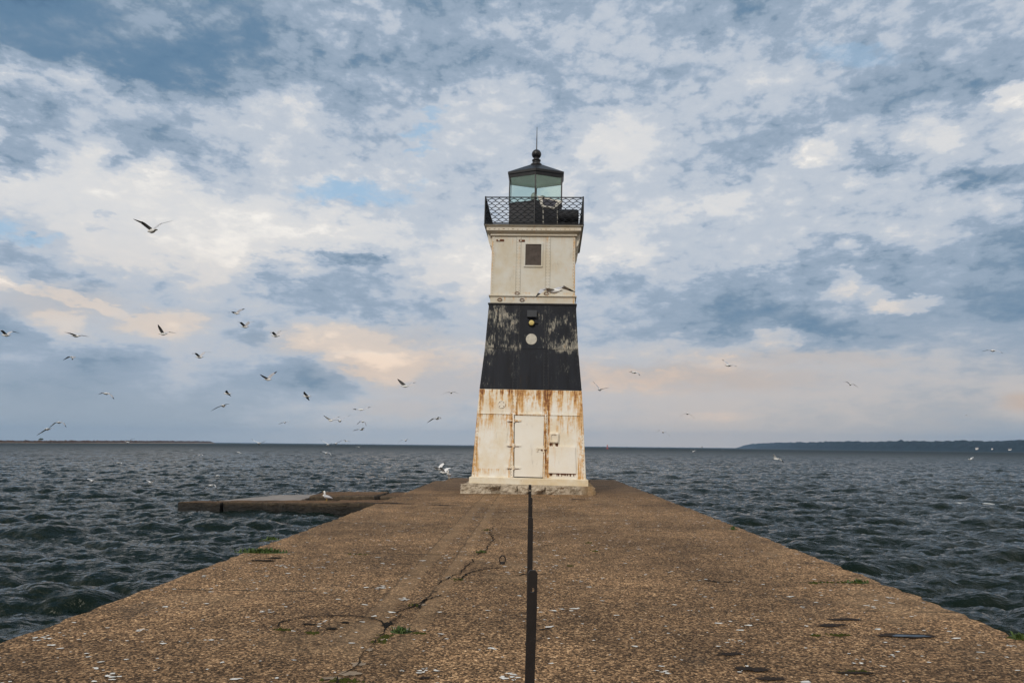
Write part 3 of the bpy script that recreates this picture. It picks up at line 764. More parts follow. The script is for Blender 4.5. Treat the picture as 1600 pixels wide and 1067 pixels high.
# cornice
m_ = MB().mat(M_CORN)
sq(m_, [(1.44, 8.545), (1.475, 8.56), (1.475, 8.595), (1.455, 8.61), (1.48, 8.655), (1.56, 8.672), (1.60, 8.70), (1.60, 8.835), (1.665, 8.85), (1.665, 8.876)])
m_.mat(M_RUST)
for k in range(4):
    for x in np.arange(-1.5, 1.51, .16):
        w_ = rnd.uniform(.006, .035); z_ = 8.735 + rnd.gauss(0, .006)
        vs = [rot4(q, k) for q in [(x - w_, -1.601, z_ - .008), (x + w_, -1.601, z_ - .008), (x + w_, -1.604, z_ + .008), (x - w_, -1.604, z_ + .008)]]; m_.add(vs, [(0, 1, 2, 3)])
cor = m_.build('cornice', LH)
for k in (1, 3):
    for x in (-1.25, -.42, .42, 1.25):
        pr = [(-1.42, 8.20), (-1.50, 8.26), (-1.56, 8.44), (-1.585, 8.665), (-1.42, 8.665)]
        a = [rot4((x - .05, y, z), k) for y, z in pr]; b = [rot4((x + .05, y, z), k) for y, z in pr]
        m_ = MB().mat(M_CORN); m_.ring([a, b]); m_.build('bracket', LH)
m_ = MB().mat(M_BLACKP); sq(m_, [(1.69, 8.877), (1.69, 8.905)]); m_.build('gallery_deck', LH)
# gallery railing
RH0, RH1, RW = 8.905, 9.845, 1.66
m_ = MB().mat(M_BLACKP)
for k in range(4):
    for (z, r) in ((RH1, .020), (RH0 + .035, .016)):
        m_.tube([rot4((-RW, -RW, z), k), rot4((RW, -RW, z), k)], r, 6)
rail = m_.build('gallery_railing', LH)
for k in range(4):
    m_ = MB().mat(M_BLACKP); m_.tube([rot4((-RW, -RW, RH0), k), rot4((-RW, -RW, RH1 + .03), k)], .026, 8); m_.build('post', rail)
m_ = MB().mat(M_BLACKP); m_.tube([(.02, -RW, RH0), (.02, -RW, RH1)], .018, 6); m_.build('post', rail)
for k in range(4):
    m_ = MB().mat(M_BLACKP); ncol = 26; cw = 2 * (RW - .03) / ncol; hh = RH1 - RH0 - .07; nrow = 9
    for c_ in range(ncol + 1):
        x = -RW + .03 + cw * c_; ph = c_ % 2
        path = []
        for s_ in range(nrow * 8 + 1):
            t = s_ / 8.; z = RH0 + .05 + hh * s_ / (nrow * 8)
            w_ = math.cos(math.pi * t + math.pi * ph)
            w_ = math.copysign(abs(w_) ** .75, w_)
            path.append(rot4((max(-RW + .012, min(RW - .012, x + .5 * cw * w_)), -RW, z), k))
        m_.tube(path, .0135, 4, False)
    m_.build('lattice_panel', rail)
# lantern
def hexp(R, z): return [(R * math.sin(math.radians(60 * i + 180)), R * .62 * math.cos(math.radians(60 * i + 180)), z) for i in range(6)]
LR = 1.085
GZ0, GZ1 = 10.12, 11.085
m_ = MB().mat(M_BLACKD)
m_.ring([hexp(LR, 8.905), hexp(LR, GZ0 - .04), hexp(LR + .025, GZ0 - .03), hexp(LR + .025, GZ0)])
m_.mat(M_CEIL); m_.add(hexp(LR - .05, GZ0 + .004), [(0, 1, 2, 3, 4, 5)]); m_.build('lantern_base', LH)  # pale floor added to throw light up onto the ceiling
for i in range(6):
    a = Vector(hexp(LR, 0)[i])
    m_ = MB().mat(M_BLACKP); m_.tube([(a.x, a.y, GZ0), (a.x, a.y, GZ1)], .024, 6); m_.build('mullion', LH)
for i in range(6):
    a = Vector(hexp(LR - .015, 0)[i]); b = Vector(hexp(LR - .015, 0)[(i + 1) % 6])
    a2 = a.lerp(b, .02); b2 = b.lerp(a, .02)
    m_ = MB().mat(M_GLASS); m_.add([(a2.x, a2.y, GZ0), (b2.x, b2.y, GZ0), (b2.x, b2.y, GZ1), (a2.x, a2.y, GZ1)], [(0, 1, 2, 3)])
    m_.build('window_pane', LH)
m_ = MB().mat(M_CEIL); m_.ring([hexp(LR - .03, GZ1 - .004), hexp(LR - .045, GZ1 + .10), hexp(.12, 11.62)], True, False, True); m_.build('ceiling', LH)
m_ = MB().mat(M_BLACKP)
m_.ring([hexp(LR - .028, GZ1 - .004), hexp(LR + .03, GZ1 - .005), hexp(LR + .05, GZ1 + .10), hexp(LR + .08, GZ1 + .13), hexp(LR + .09, GZ1 + .215), hexp(.26, 11.69), hexp(.20, 11.70)], True, False, True)
roof = m_.build('roof', LH)
m_ = MB().mat(M_BLACKP); m_.lathe([(.21, 11.64), (.215, 11.72), (.15, 11.78), (.125, 11.84), (.16, 11.86), (.16, 11.90), (.11, 11.915), (.10, 11.97)] + [(.178 * math.sin(math.radians(t)), 12.125 - .178 * math.cos(math.radians(t))) for t in range(34, 180, 16)] + [(.012, 12.305)], 20)
fin = m_.build('finial_ball', roof, None, True)
m_ = MB().mat(M_BLACKP); m_.tube([(0, 0, 12.25), (0, 0, 12.7), (0, 0, 13.2)], [.022, .018, .008], 6); m_.build('lightning_rod', roof)
# gallery equipment: solar panel, lens, drum, pole
sp_ = MB().mat(M_WHITEF)
c0, c1, c2, c3 = Vector((.10, -1.22, 10.06)), Vector((.98, -1.12, 9.90)), Vector((.66, -1.42, 9.52)), Vector((.26, -1.46, 9.58))
nrm = (c1 - c0).cross(c3 - c0).normalized() * .02
def quadslab(mb, a, b, c, d, n): mb.hexa([a - n, b - n, c - n, d - n], [a + n, b + n, c + n, d + n])
def lerp(a, b, t): return a.lerp(b, t)
for (a, b, aw, bw) in ((c0, c1, c3, c2), (c1, c2, c0, c3), (c2, c3, c1, c0), (c3, c0, c2, c1)):
    quadslab(sp_, a, b, lerp(b, bw, .16), lerp(a, aw, .16), nrm)
sol = sp_.build('solar_panel', LH)
m_ = MB().mat(M_SOLAR); i0, i1, i2, i3 = [q.lerp((c0 + c1 + c2 + c3) / 4, .2) for q in (c0, c1, c2, c3)]; quadslab(m_, i0, i1, i2, i3, nrm * .6); m_.build('cells', sol)
m_ = MB().mat(M_WHITEF); m_.tube([(.32, -1.42, 8.905), (.30, -1.44, 9.6)], .018, 6); m_.build('stand', sol); m_ = MB().mat(M_WHITEF); m_.tube([(.78, -1.2, 9.75), (.80, -1.25, 9.2), (.80, -1.25, 8.905)], .014, 5); m_.build('stand', sol)
m_ = MB().mat(M_GREYM); m_.lathe([(.06, 10.03), (.06, 10.30), (.11, 10.31), (.115, 10.46), (.08, 10.52), (.04, 10.56), (.0, 10.58)], 12, (-.06, -.2)); 
m_.tube([(.25, -.1, 10.03), (.25, -.1, 10.42)], .02, 5); m_.lathe([(.09, 10.42), (.10, 10.46), (.02, 10.50)], 10, (.25, -.1)); m_.build('beacon_lamp', LH, None, True)
m_ = MB().mat(M_BLACKD)
dr = []
for x in (.82, .86, 1.46, 1.52):
    r_ = .27 if x in (.86, 1.46) else .22
    dr.append([(x, -1.28 + r_ * math.cos(t), 9.28 + r_ * math.sin(t)) for t in np.radians(np.arange(0, 360, 20))])
m_.ring(dr); m_.box(.95, 1.05, -1.45, -1.1, 8.905, 9.05); m_.box(1.3, 1.4, -1.45, -1.1, 8.905, 9.05); m_.build('fog_signal_drum', LH)
# black band fittings
HW = HWB
m_ = MB().mat(plain('hood_paint', (.045, .05, .06), .5, 0, .3, 6)); z0_, z1_ = 5.73, 5.95
m_.hexa([(-.16, -hw(z0_) - .13, z0_), (.16, -hw(z0_) - .13, z0_), (.16, -hw(z0_) + .02, z0_), (-.16, -hw(z0_) + .02, z0_)], [(-.16, -hw(z0_) - .14, z1_), (.16, -hw(z0_) - .14, z1_), (.16, -hw(z0_) + .02, z1_), (-.16, -hw(z0_) + .02, z1_)])
m_.build('lamp_hood', LH)
def face_disc(mb, x, z, prof, n=18):   # prof: (radius, out)
    mb.ring([[(x + r * math.cos(t * 2 * math.pi / n), -hw(z) - o, z + r * math.sin(t * 2 * math.pi / n)) for t in range(n)] for r, o in prof])
m_ = MB().mat(M_BLACKP); face_disc(m_, -.01, 5.53, [(.115, -.02), (.115, .03), (.09, .06), (.09, .10)]); m_.tube([(.05, -hw(5.53) - .03, 5.53), (.2, -hw(5.53) - .03, 5.53)], .02, 6); lp = m_.build('wall_lamp', LH)
m_ = MB().mat(M_YELLOW); face_disc(m_, -.01, 5.53, [(.088, .08), (.088, .105), (.06, .125), (.02, .13)]); m_.build('lens', lp)
m_ = MB().mat(M_DROP if False else M_GREYM)
M_COVER = plain('pale_cover_plate', (.50, .48, .42), .7, 0, .3, 6)
m_ = MB().mat(M_COVER); face_disc(m_, -.005, 4.99, [(.185, -.02), (.185, .012), (.175, .018)]); m_.build('porthole_cover', LH)
# lower wall fittings
m_ = MB().mat(M_PANEL); face_disc(m_, -.925, 2.81, [(.125, -.02), (.125, .03), (.11, .036), (.10, .02)]); rc = m_.build('round_cover', LH)
for t in np.radians([45, 135, 225, 315]):
    m_ = MB().mat(M_RUST); c_ = (-.925 + .085 * math.cos(t), 2.81 + .085 * math.sin(t)); face_disc(m_, c_[0], c_[1], [(.012, .0), (.012, .032)], 6); m_.build('bolt', rc)
m_ = MB().mat(M_LOWER); plate(m_, -.53, -.482, .50, 2.52, .05, 0, -.56, -.515); plate(m_, .462, .505, .50, 2.52, .05, 0, .48, .523); plate(m_, -.515, .48, 2.478, 2.53, .052); m_.build('door_frame', LH)
m_ = MB().mat(M_DOOR); plate(m_, -.45, .445, .525, 2.455, .028, 0, -.485, .462); door = m_.build('door', LH)
m_ = MB().mat(M_DIRT_GAP); plate(m_, -.47, .47, .497, .53, .012); plate(m_, -.505, .485, 2.478, 2.50, .012); plate(m_, -.475, -.455, .53, 2.47, .012, 0, -.51, -.49); m_.build('door_gap', LH)  # black strips painted as the shade in the gap round the door
for z in (2.29, 1.50, .80):
    m_ = MB().mat(M_LOWER); x_ = -.47 - (z - .5) * .015
    plate(m_, x_ - .24, x_ + .22, z - .022, z + .022, .055, 0, None, None, .03); 
    y_ = -hw(z) - .06; m_.tube([(x_, y_, z - .06), (x_, y_, z + .06)], .024, 8)
    m_.mat(M_RUST); plate(m_, x_ - .20, x_ + .16, z - .040, z - .024, .046, 0, None, None, .01); m_.build('hinge', door)
m_ = MB().mat(M_LOWER); plate(m_, .22, .56, 1.40, 1.435, .06, 0, None, None, .03); plate(m_, .24, .28, 1.33, 1.46, .07, 0, None, None, .03); plate(m_, .44, .48, 1.30, 1.52, .075, 0, None, None, .03)
m_.mat(M_RUST); plate(m_, .38, .54, 1.36, 1.40, .065, 0, None, None, .03); m_.build('latch', door)
m_ = MB().mat(M_LOWER); plate(m_, .62, .96, 1.575, 1.945, .012); 
pr = []
for (o_, ins) in ((.0, 0.), (.06, 0.), (.085, .03), (.085, .06), (.05, .065)):
    ww, hh_ = .155 - ins, .165 - ins; r_ = .045
    ring_ = []
    for (cx_, cz_, a0) in ((ww - r_, hh_ - r_, 0), (-ww + r_, hh_ - r_, 90), (-ww + r_, -hh_ + r_, 180), (ww - r_, -hh_ + r_, 270)):
        for a in (0, 30, 60, 90): ring_.append((.79 + cx_ + r_ * math.cos(math.radians(a0 + a)), -hw(1.77) - o_, 1.77 + cz_ + r_ * math.sin(math.radians(a0 + a))))
    pr.append(ring_)
m_.ring(pr)
m_.mat(M_RUST)
for q in range(9):
    x = rnd.uniform(.63, .95); m_.add([front(x, 1.60, .016), front(x + .05, 1.60, .016), front(x + .035, 1.60 - rnd.uniform(.03, .14), .016), front(x + .01, 1.60 - rnd.uniform(.03, .12), .016)], [(0, 1, 2, 3)])
m_.build('vent_cover', LH)
m_ = MB().mat(M_PANEL); plate(m_, .63, 1.50, .665, 1.50, .045, 0, .635, 1.475); m_.mat(M_RUST); plate(m_, .63, 1.49, .645, .664, .03)
for q in range(22):
    x = rnd.uniform(.64, 1.44); m_.add([front(x, .645, .012), front(x + .035, .645, .012), front(x + .025, .645 - rnd.uniform(.02, .09), .012), front(x + .008, .645 - rnd.uniform(.02, .08), .012)], [(0, 1, 2, 3)])
m_.build('access_panel', LH)
m_ = MB().mat(M_IRON)
for (x, z, l) in ((.36, 1.07, .10), (.44, 1.06, .08)):
    pass
# stone foundation
def rock(x0, x1, z0, z1, depth0, seed, chip=None, ht=2.10):
    r = random.Random(seed); n, mz = max(6, int((x1 - x0) / .05)), 9
    from mathutils import noise as mn
    rows_ = []
    for j in range(mz + 1):
        z = z0 + (z1 - z0) * j / mz; row = []
        for i in range(n + 1):
            x = x0 + (x1 - x0) * i / n
            d = mn.noise(Vector((x * 3.1, z * 5 + seed, 1.7))) * .10 + mn.noise(Vector((x * 9, z * 13, seed))) * .06 + mn.noise(Vector((x * 22, z * 24, seed))) * .025
            y = -depth0 - .06 * (1 - j / mz) + d
            if i in (0, n): y += .05
            if j == mz: y += .04 + .06 * abs(mn.noise(Vector((x * 5, seed, 3.))))
            if chip:
                cx, cz, cr = chip; k = max(0, 1 - math.hypot((x - cx) / cr, (z - cz) / (cr * .55))); y += k * .35
            row.append((x + r.gauss(0, .008), y, z + r.gauss(0, .008) - (.05 * abs(mn.noise(Vector((x * 4, seed, 9.)))) if j == mz else 0)))
        rows_.append(row)
    return rows_
fo_ = MB().mat(M_STONE); sq(fo_, [(1.93, -.05), (1.95, .284)]); fnd = fo_.build('foundation', LH)
for k in range(4):
    for si, (x0, x1, chip) in enumerate(((-2.13, -.88, (-.95, .02, .35)), (-.87, -.33, None), (-.32, .02, (.05, .0, .12)), (.03, .55, (.5, .02, .25)), (.56, 1.35, (1.3, .04, .5)), (1.36, 2.10, (1.95, .12, .55)))):
        m_ = MB().mat(M_STONE); rr_ = rock(x0, x1, -.05, .275 if si not in (5,) else .25, 2.05, si + 7 * k, chip)
        rr_ = [[rot4(q, k) for q in row] for row in rr_]
        back = [[rot4((rr_[0][0][0], -1.85, 0), 0)] * 0]
        m_.ring(rr_, False, False, False)
        # top and ends back to the core
        top = rr_[-1]; inn = []
        for q in top:
            qq = Vector(q); c_ = rot4(tuple(qq), (4 - k) % 4); inn.append(rot4((c_[0], -1.86, c_[2]), k))
        m_.ring([top, inn], False, False, False)
        for col in (0, -1):
            e = [row[col] for row in rr_]; ie = []
            for q in e:
                c_ = rot4(q, (4 - k) % 4); ie.append(rot4((c_[0], -1.86, c_[2]), k))
            m_.ring([e, ie], False, False, False)
        m_.build('stone', fnd)

# ------------------------------------------------------------------ low platform in the water on the left
pl = empty('breakwater_platform', (-8.5, 28.5, WZ))
tag(pl, 'low broken concrete platform awash in the water on the left of the pier', 'breakwater')
def slab(name, pts, zt, zb, mat, jag=.03, seed=1, under=.0, side=None):
    r = random.Random(seed); P = []
    for (a, b) in zip(pts, pts[1:] + pts[:1]):
        n = max(1, int(math.dist(a, b) / .22))
        for k in range(n):
            t = k / n; P.append((a[0] + (b[0] - a[0]) * t + r.gauss(0, jag), a[1] + (b[1] - a[1]) * t + r.gauss(0, jag)))
    cx = sum(q[0] for q in P) / len(P); cy = sum(q[1] for q in P) / len(P)
    def rg(z, ins, jz=0.): return [(q[0] + (cx - q[0]) * ins + 8.5, q[1] + (cy - q[1]) * ins * 2.2 - 28.5, z - WZ + r.gauss(0, jz) + (-.013 * (-4 - q[0]))) for q in P]
    mb = MB().mat(side or mat)
    mb.ring([rg(zb, .03), rg((zb + zt) / 2 - .02, .0 + under, .012), rg(zt - .12, .0, .02), rg(zt - .03, .0, .006), rg(zt, .006, .004)], True, True, True)
    o = mb.build(name, pl)
    if side:
        o.data.materials.append(mat); o.data.polygons[-1].material_index = len(o.data.materials) - 1
    return o
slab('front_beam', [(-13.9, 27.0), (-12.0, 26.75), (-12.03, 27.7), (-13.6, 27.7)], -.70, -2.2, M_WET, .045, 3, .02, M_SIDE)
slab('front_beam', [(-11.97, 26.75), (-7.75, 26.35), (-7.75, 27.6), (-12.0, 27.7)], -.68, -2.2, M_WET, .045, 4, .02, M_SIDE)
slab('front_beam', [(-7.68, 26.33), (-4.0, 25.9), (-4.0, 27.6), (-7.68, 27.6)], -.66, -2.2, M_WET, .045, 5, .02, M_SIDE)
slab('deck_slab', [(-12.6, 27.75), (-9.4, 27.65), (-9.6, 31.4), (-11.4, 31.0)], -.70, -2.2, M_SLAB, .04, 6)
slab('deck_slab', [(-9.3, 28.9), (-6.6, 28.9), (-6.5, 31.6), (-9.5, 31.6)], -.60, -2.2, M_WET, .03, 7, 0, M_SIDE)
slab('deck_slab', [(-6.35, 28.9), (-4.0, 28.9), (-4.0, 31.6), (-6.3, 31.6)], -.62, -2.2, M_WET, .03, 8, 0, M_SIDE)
slab('deck_slab', [(-9.4, 27.65), (-4.0, 27.6), (-4.0, 28.85), (-9.35, 28.85)], -.80, -2.2, M_WET, .02, 9)

# ------------------------------------------------------------------ far shores
from mathutils import noise as mn
def ridge(path, widths, heights, fn, seed, mat, name, ncross=9, step=14.):
    """long mound with a bumpy top: path of (x,y), its width and height along the way"""
    pts = []; 
    for i in range(len(path) - 1):
        d = math.dist(path[i], path[i + 1]); n = max(2, int(d / step))
        for k in range(n):
            t = k / n; L = lambda a: a[i] + (a[i + 1] - a[i]) * t
            pts.append((path[i][0] + (path[i + 1][0] - path[i][0]) * t, path[i][1] + (path[i + 1][1] - path[i][1]) * t, L(widths), L(heights), path[i + 1][0] - path[i][0], path[i + 1][1] - path[i][1]))
    rows_ = []
    for (x, y, w, h, ddx, ddy) in pts:
        l = math.hypot(ddx, ddy); nx_, ny_ = -ddy / l, ddx / l; row = []
        for c in range(ncross):
            s_ = c / (ncross - 1) * 2 - 1
            X, Y = x + nx_ * s_ * w, y + ny_ * s_ * w
            row.append((X, Y, WZ - 1.5 + fn(X, Y, s_, h, seed)))
        rows_.append(row)
    mb = MB().mat(mat); mb.ring(rows_, False, True, True)
    return mb.build(name)
def canopy(X, Y, s_, h, seed):
    pf = max(0., 1 - abs(s_) ** 5)
    b = mn.noise(Vector((X * .035, Y * .035, seed))) * .10 + mn.noise(Vector((X * .10, Y * .10, seed + 3))) * .09 + mn.noise(Vector((X * .012, Y * .012, seed + 9))) * .10
    b += mn.noise(Vector((X * .06, Y * .06, seed + 5))) * .16
    return (h + 1.5) * pf * (1 + b * 1.7)
def hillf(X, Y, s_, h, seed): return (h + 1.5) * max(0., 1 - abs(s_) ** 3) * (1 + .08 * mn.noise(Vector((X * .004, Y * .004, seed))))
def shore_pt(u, Y):
    q = at_depth(u, 700, Y); return (q.x, Y)
def px_h(px, Y): return px * Y / F * 1.0
hp = [(1900, 1500, 19), (1700, 1750, 16.5), (1560, 1950, 14.6), (1440, 2200, 12.6), (1340, 2600, 11.0), (1270, 3200, 9.2), (1215, 4200, 7.6), (1180, 4900, 5.8), (1153, 5200, .6)]
P_ = [shore_pt(u, Y) for u, Y, _ in hp]
hl = ridge(P_, [90, 90, 90, 90, 100, 110, 120, 110, 40], [px_h(q, Y) * .6 for u, Y, q in hp], hillf, 2, M_WOOD, 'headland', 9, 30); tag(hl, kind='structure')
wd = ridge(P_, [78, 78, 78, 78, 88, 98, 108, 96, 20], [px_h(q, Y) for u, Y, q in hp], canopy, 5, M_WOOD, 'wood', 15, 7); tag(wd, 'dark wooded bluff along the far shore on the right horizon', 'woods', kind='stuff')
fh = ridge([shore_pt(1510, 6400), shore_pt(1600, 6300), shore_pt(1900, 6000)], [300, 300, 300], [70, 100, 130], hillf, 8, M_WOOD, 'far_hill', 9, 60); tag(fh, kind='structure')
def house(u, frac, w, h, label):
    best = None   # the spot on the near slope of the bluff that stands in this direction
    for i in range(len(P_) - 1):
        for k in range(60):
            t = k / 60; c = Vector((P_[i][0] + (P_[i + 1][0] - P_[i][0]) * t, P_[i][1] + (P_[i + 1][1] - P_[i][1]) * t)); hh = px_h(hp[i][2] + (hp[i + 1][2] - hp[i][2]) * t, hp[i][1] + (hp[i + 1][1] - hp[i][1]) * t)
            d = (Vector(P_[i + 1]) - Vector(P_[i])).normalized(); n = Vector((-d.y, d.x))
            if n.dot(c) > 0: n = -n
            s_ = (1 - frac) ** .2; q = c + n * (78 * s_ + 2); dr = q.y / ray(u, 700).y * ray(u, 700).x - q.x
            if best is None or abs(dr) < best[0]: best = (abs(dr), q, WZ - 1.5 + (hh + 1.5) * frac, n)
    _, q, z, n = best
    r = empty('house', (q.x, q.y, z), (0, 0, math.atan2(n.y, n.x) + math.pi / 2 + .25))
    m_ = MB().mat(M_HOUSE); m_.box(-w, w, -w * .7, w * .7, -7, h)
    m_.add([(-w, -w * .7, h), (-w, w * .7, h), (-w, 0, h + w * .55), (w, -w * .7, h), (w, w * .7, h), (w, 0, h + w * .55)], [(0, 1, 2), (3, 4, 5)]); m_.build('wall', r)
    for s_ in (-1, 1):
        m_ = MB().mat(M_ROOFT); quadslab(m_, Vector((-w * 1.08, s_ * w * .82, h - .3)), Vector((w * 1.08, s_ * w * .82, h - .3)), Vector((w * 1.08, 0, h + w * .6)), Vector((-w * 1.08, 0, h + w * .6)), Vector((0, 0, .25))); m_.build('roof', r)
    for x in (-w * .5, w * .35):
        m_ = MB().mat(M_IRON); m_.box(x - .7, x + .7, -w * .7 - .05, -w * .7 + .02, h * .4, h * .75); m_.build('window', r)
    tag(r, label, 'house', 'white houses on the far shore')
house(1526, .34, 2.8, 2.0, 'small white house among the far trees, leftmost of three')
house(1551, .32, 1.6, 1.4, 'tiny white house on the far shore between two larger ones')
house(1578, .24, 3.1, 2.0, 'white house low on the far shore, rightmost of three')
# low spit on the left
sp = [(-260, 560, 4), (-80, 660, 4.0), (60, 800, 4.0), (170, 1050, 3.9), (260, 1500, 3.8), (322, 2100, 3.2), (335, 2300, .3)]
def spt(u, Y): q = at_depth(u, 689, Y); return (q.x, Y)
SP = [spt(u, Y) for u, Y, _ in sp]
s1 = ridge(SP, [14, 14, 15, 18, 24, 30, 8], [q * .40 * Y / F for u, Y, q in sp], hillf, 4, M_SAND, 'sand_spit', 7, 8); tag(s1, kind='structure')
def scrubf(X, Y, s_, h, seed): return (h + 1.5) * max(0, 1 - abs(s_) ** 4) * (.82 + .45 * abs(mn.noise(Vector((X * .11, Y * .11, seed)))) + .25 * mn.noise(Vector((X * .3, Y * .3, seed))))
s2 = ridge([(x, y + 3) for x, y in SP], [10, 10, 11, 13, 17, 22, 4], [q * .92 * Y / F for u, Y, q in sp], scrubf, 6, M_SCRUB, 'scrub', 9, 2.5); tag(s2, 'reddish brown scrub covering the low sand spit on the left horizon', 'scrub', kind='stuff')
q = at_depth(64, 687, 810); tr = empty('tree', (q.x, 810, q.z - 1))
m_ = MB().mat(M_TRUNK); m_.tube([(0, 0, -1.), (.1, 0, 1.2), (.2, .1, 2.4)], [.22, .17, .08], 6); m_.build('trunk', tr)
m_ = MB().mat(M_BUSH)
for k in range(260):
    a = rnd.uniform(0, 6.28); rr_ = rnd.random() ** .5 * 2.3; z = 1.0 + rnd.random() * 1.9 * (1 - (rr_ / 3.2) ** 2); c = Vector((rr_ * math.cos(a), rr_ * math.sin(a), z)); s = .22
    u_ = Vector((rnd.gauss(0, 1), rnd.gauss(0, 1), rnd.gauss(0, 1))).normalized(); w_ = u_.orthogonal().normalized()
    m_.add([c - u_ * s - w_ * s, c + u_ * s - w_ * s, c + u_ * s + w_ * s, c - u_ * s + w_ * s], [(0, 1, 2, 3)])
m_.build('crown', tr); tag(tr, 'lone round bush standing above the low spit at left', 'tree')

# buoys
b1 = empty('channel_buoy', (at_depth(949, 699, 820).x, 820, WZ))
m_ = MB().mat(M_REDP); m_.lathe([(1.0, -.6), (1.3, .2), (1.3, .8), (.7, 1.1)], 14); m_.build('float', b1)
m_ = MB().mat(M_REDP)
for t in range(4):
    a = math.pi / 4 + t * math.pi / 2; m_.tube([(.75 * math.cos(a), .75 * math.sin(a), 1.0), (.35 * math.cos(a), .35 * math.sin(a), 4.0)], .16, 5)
m_.lathe([(.5, 3.0), (.6, 3.1), (.6, 4.3), (.2, 4.6)], 10); m_.build('tower', b1)
m_ = MB().mat(M_REDP); m_.lathe([(.14, 4.6), (.2, 4.7), (.2, 5.0), (.05, 5.2)], 8); m_.build('lantern', b1)
tag(b1, 'red channel buoy floating just right of the lighthouse near the horizon', 'buoy')
b2 = empty('channel_buoy', (at_depth(1097, 699, 1500).x, 1500, WZ))
m_ = MB().mat(M_BLACKP); m_.lathe([(1.4, -.6), (1.8, .3), (1.8, 1.0), (.8, 1.5)], 12); m_.build('float', b2)
m_ = MB().mat(M_BLACKP); m_.lathe([(.8, 1.3), (.5, 3.2), (.9, 3.3), (.9, 4.6), (.2, 5.4)], 10); m_.build('tower', b2)
tag(b2, 'tiny dark buoy on the horizon left of the wooded headland', 'buoy')

# ------------------------------------------------------------------ gulls
M_GW = plain('gull_white', (.74, .74, .73), .8, 0, .08, 20)
M_GG = plain('gull_grey', (.45, .46, .50), .8, 0, .1, 20)
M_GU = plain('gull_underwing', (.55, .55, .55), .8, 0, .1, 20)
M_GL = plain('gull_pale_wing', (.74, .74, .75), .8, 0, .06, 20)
M_GD = plain('gull_shaded_underwing', (.09, .088, .09), .8, 0, .2, 20)
M_GK = plain('gull_black', (.014, .014, .016), .7)
M_GB = plain('gull_beak', (.45, .30, .05), .5)
def body(mb, f, up, L=.44, stand=False):
    s = f.cross(up).normalized()
    prof = [(-.50, .004, .03), (-.42, .012, .05), (-.30, .022, .035), (-.16, .05, .05), (0., .066, .064), (.14, .058, .058), (.24, .042, .044), (.30, .037, .040), (.37, .038, .042), (.43, .026, .028), (.46, .010, .012)]
    rings = []
    for (t, hz_, hx_) in prof:
        c = f * (t * L) + up * ((.02 if t > .28 else 0.) + (.012 if t < -.35 else 0.))
        rings.append([c + s * (hx_ * math.cos(a)) + up * (hz_ * math.sin(a)) for a in np.radians(np.arange(0, 360, 40))])
    mb.mat(M_GW); mb.ring(rings)
    mb.mat(M_GB); c = f * (.455 * L) + up * .016
    mb.ring([[c + s * .008, c + up * .009, c - s * .008, c - up * .009], [c + f * .05 - up * .008 + s * .002, c + f * .05 - up * .006, c + f * .05 - up * .008 - s * .002, c + f * .05 - up * .012]])
    mb.mat(M_GK)
    for q in (-1, 1):
        e = f * (.385 * L) + up * .034 + s * (q * .034); mb.add([e + up * .006, e - up * .006, e + f * .006 + s * q * .003, e - f * .006 + s * q * .003], [(0, 2, 1, 3)])
def wing(mb, tip, f, up, bend, side, mu=None, mt=None):
    root = up * .025 + f * .03; tipv = Vector(tip)
    wrist = tipv * .46 + Vector((0, 0, 1)) * bend * tipv.length + f * .05
    secs = []; N = 8
    for i in range(N + 1):
        t = i / N
        c = root * ((1 - t) ** 2) + wrist * (2.0 * t * (1 - t)) + tipv * t * t if False else None
        # two straight-ish bones with a soft elbow
        if t < .46: c = root.lerp(wrist, t / .46)
        else: c = wrist.lerp(tipv - f * .05, (t - .46) / .54)
        ch = [.165, .168, .165, .158, .142, .118, .088, .054, .012][i]
        secs.append((c, ch, t))
    for i in range(N):
        (c0_, h0, t0), (c1_, h1, t1) = secs[i], secs[i + 1]
        ax = (c1_ - c0_).normalized()
        def four(c, h, t):
            ff = (f - ax * f.dot(ax)); ff = ff.normalized() if ff.length > .2 else f
            nn = ax.cross(ff).normalized()
            if nn.dot(up) < 0: nn = -nn
            th = .011 * (1 - t) + .003
            return [c + ff * h * .42, c + nn * th + ff * h * .1, c - ff * h * .58, c - nn * th * .6 + ff * h * .1]
        A = four(c0_, h0, t0); B = four(c1_, h1, t1)
        black = t1 > .80
        mb.mat(M_GK if black else (mt or M_GG)); mb.add([A[0], A[1], A[2], B[0], B[1], B[2]], [(0, 1, 4, 3), (1, 2, 5, 4)])
        mb.mat(M_GK if t1 > .86 else (mu or M_GU)); mb.add([A[0], A[3], A[2], B[0], B[3], B[2]], [(0, 1, 4, 3), (1, 2, 5, 4)])
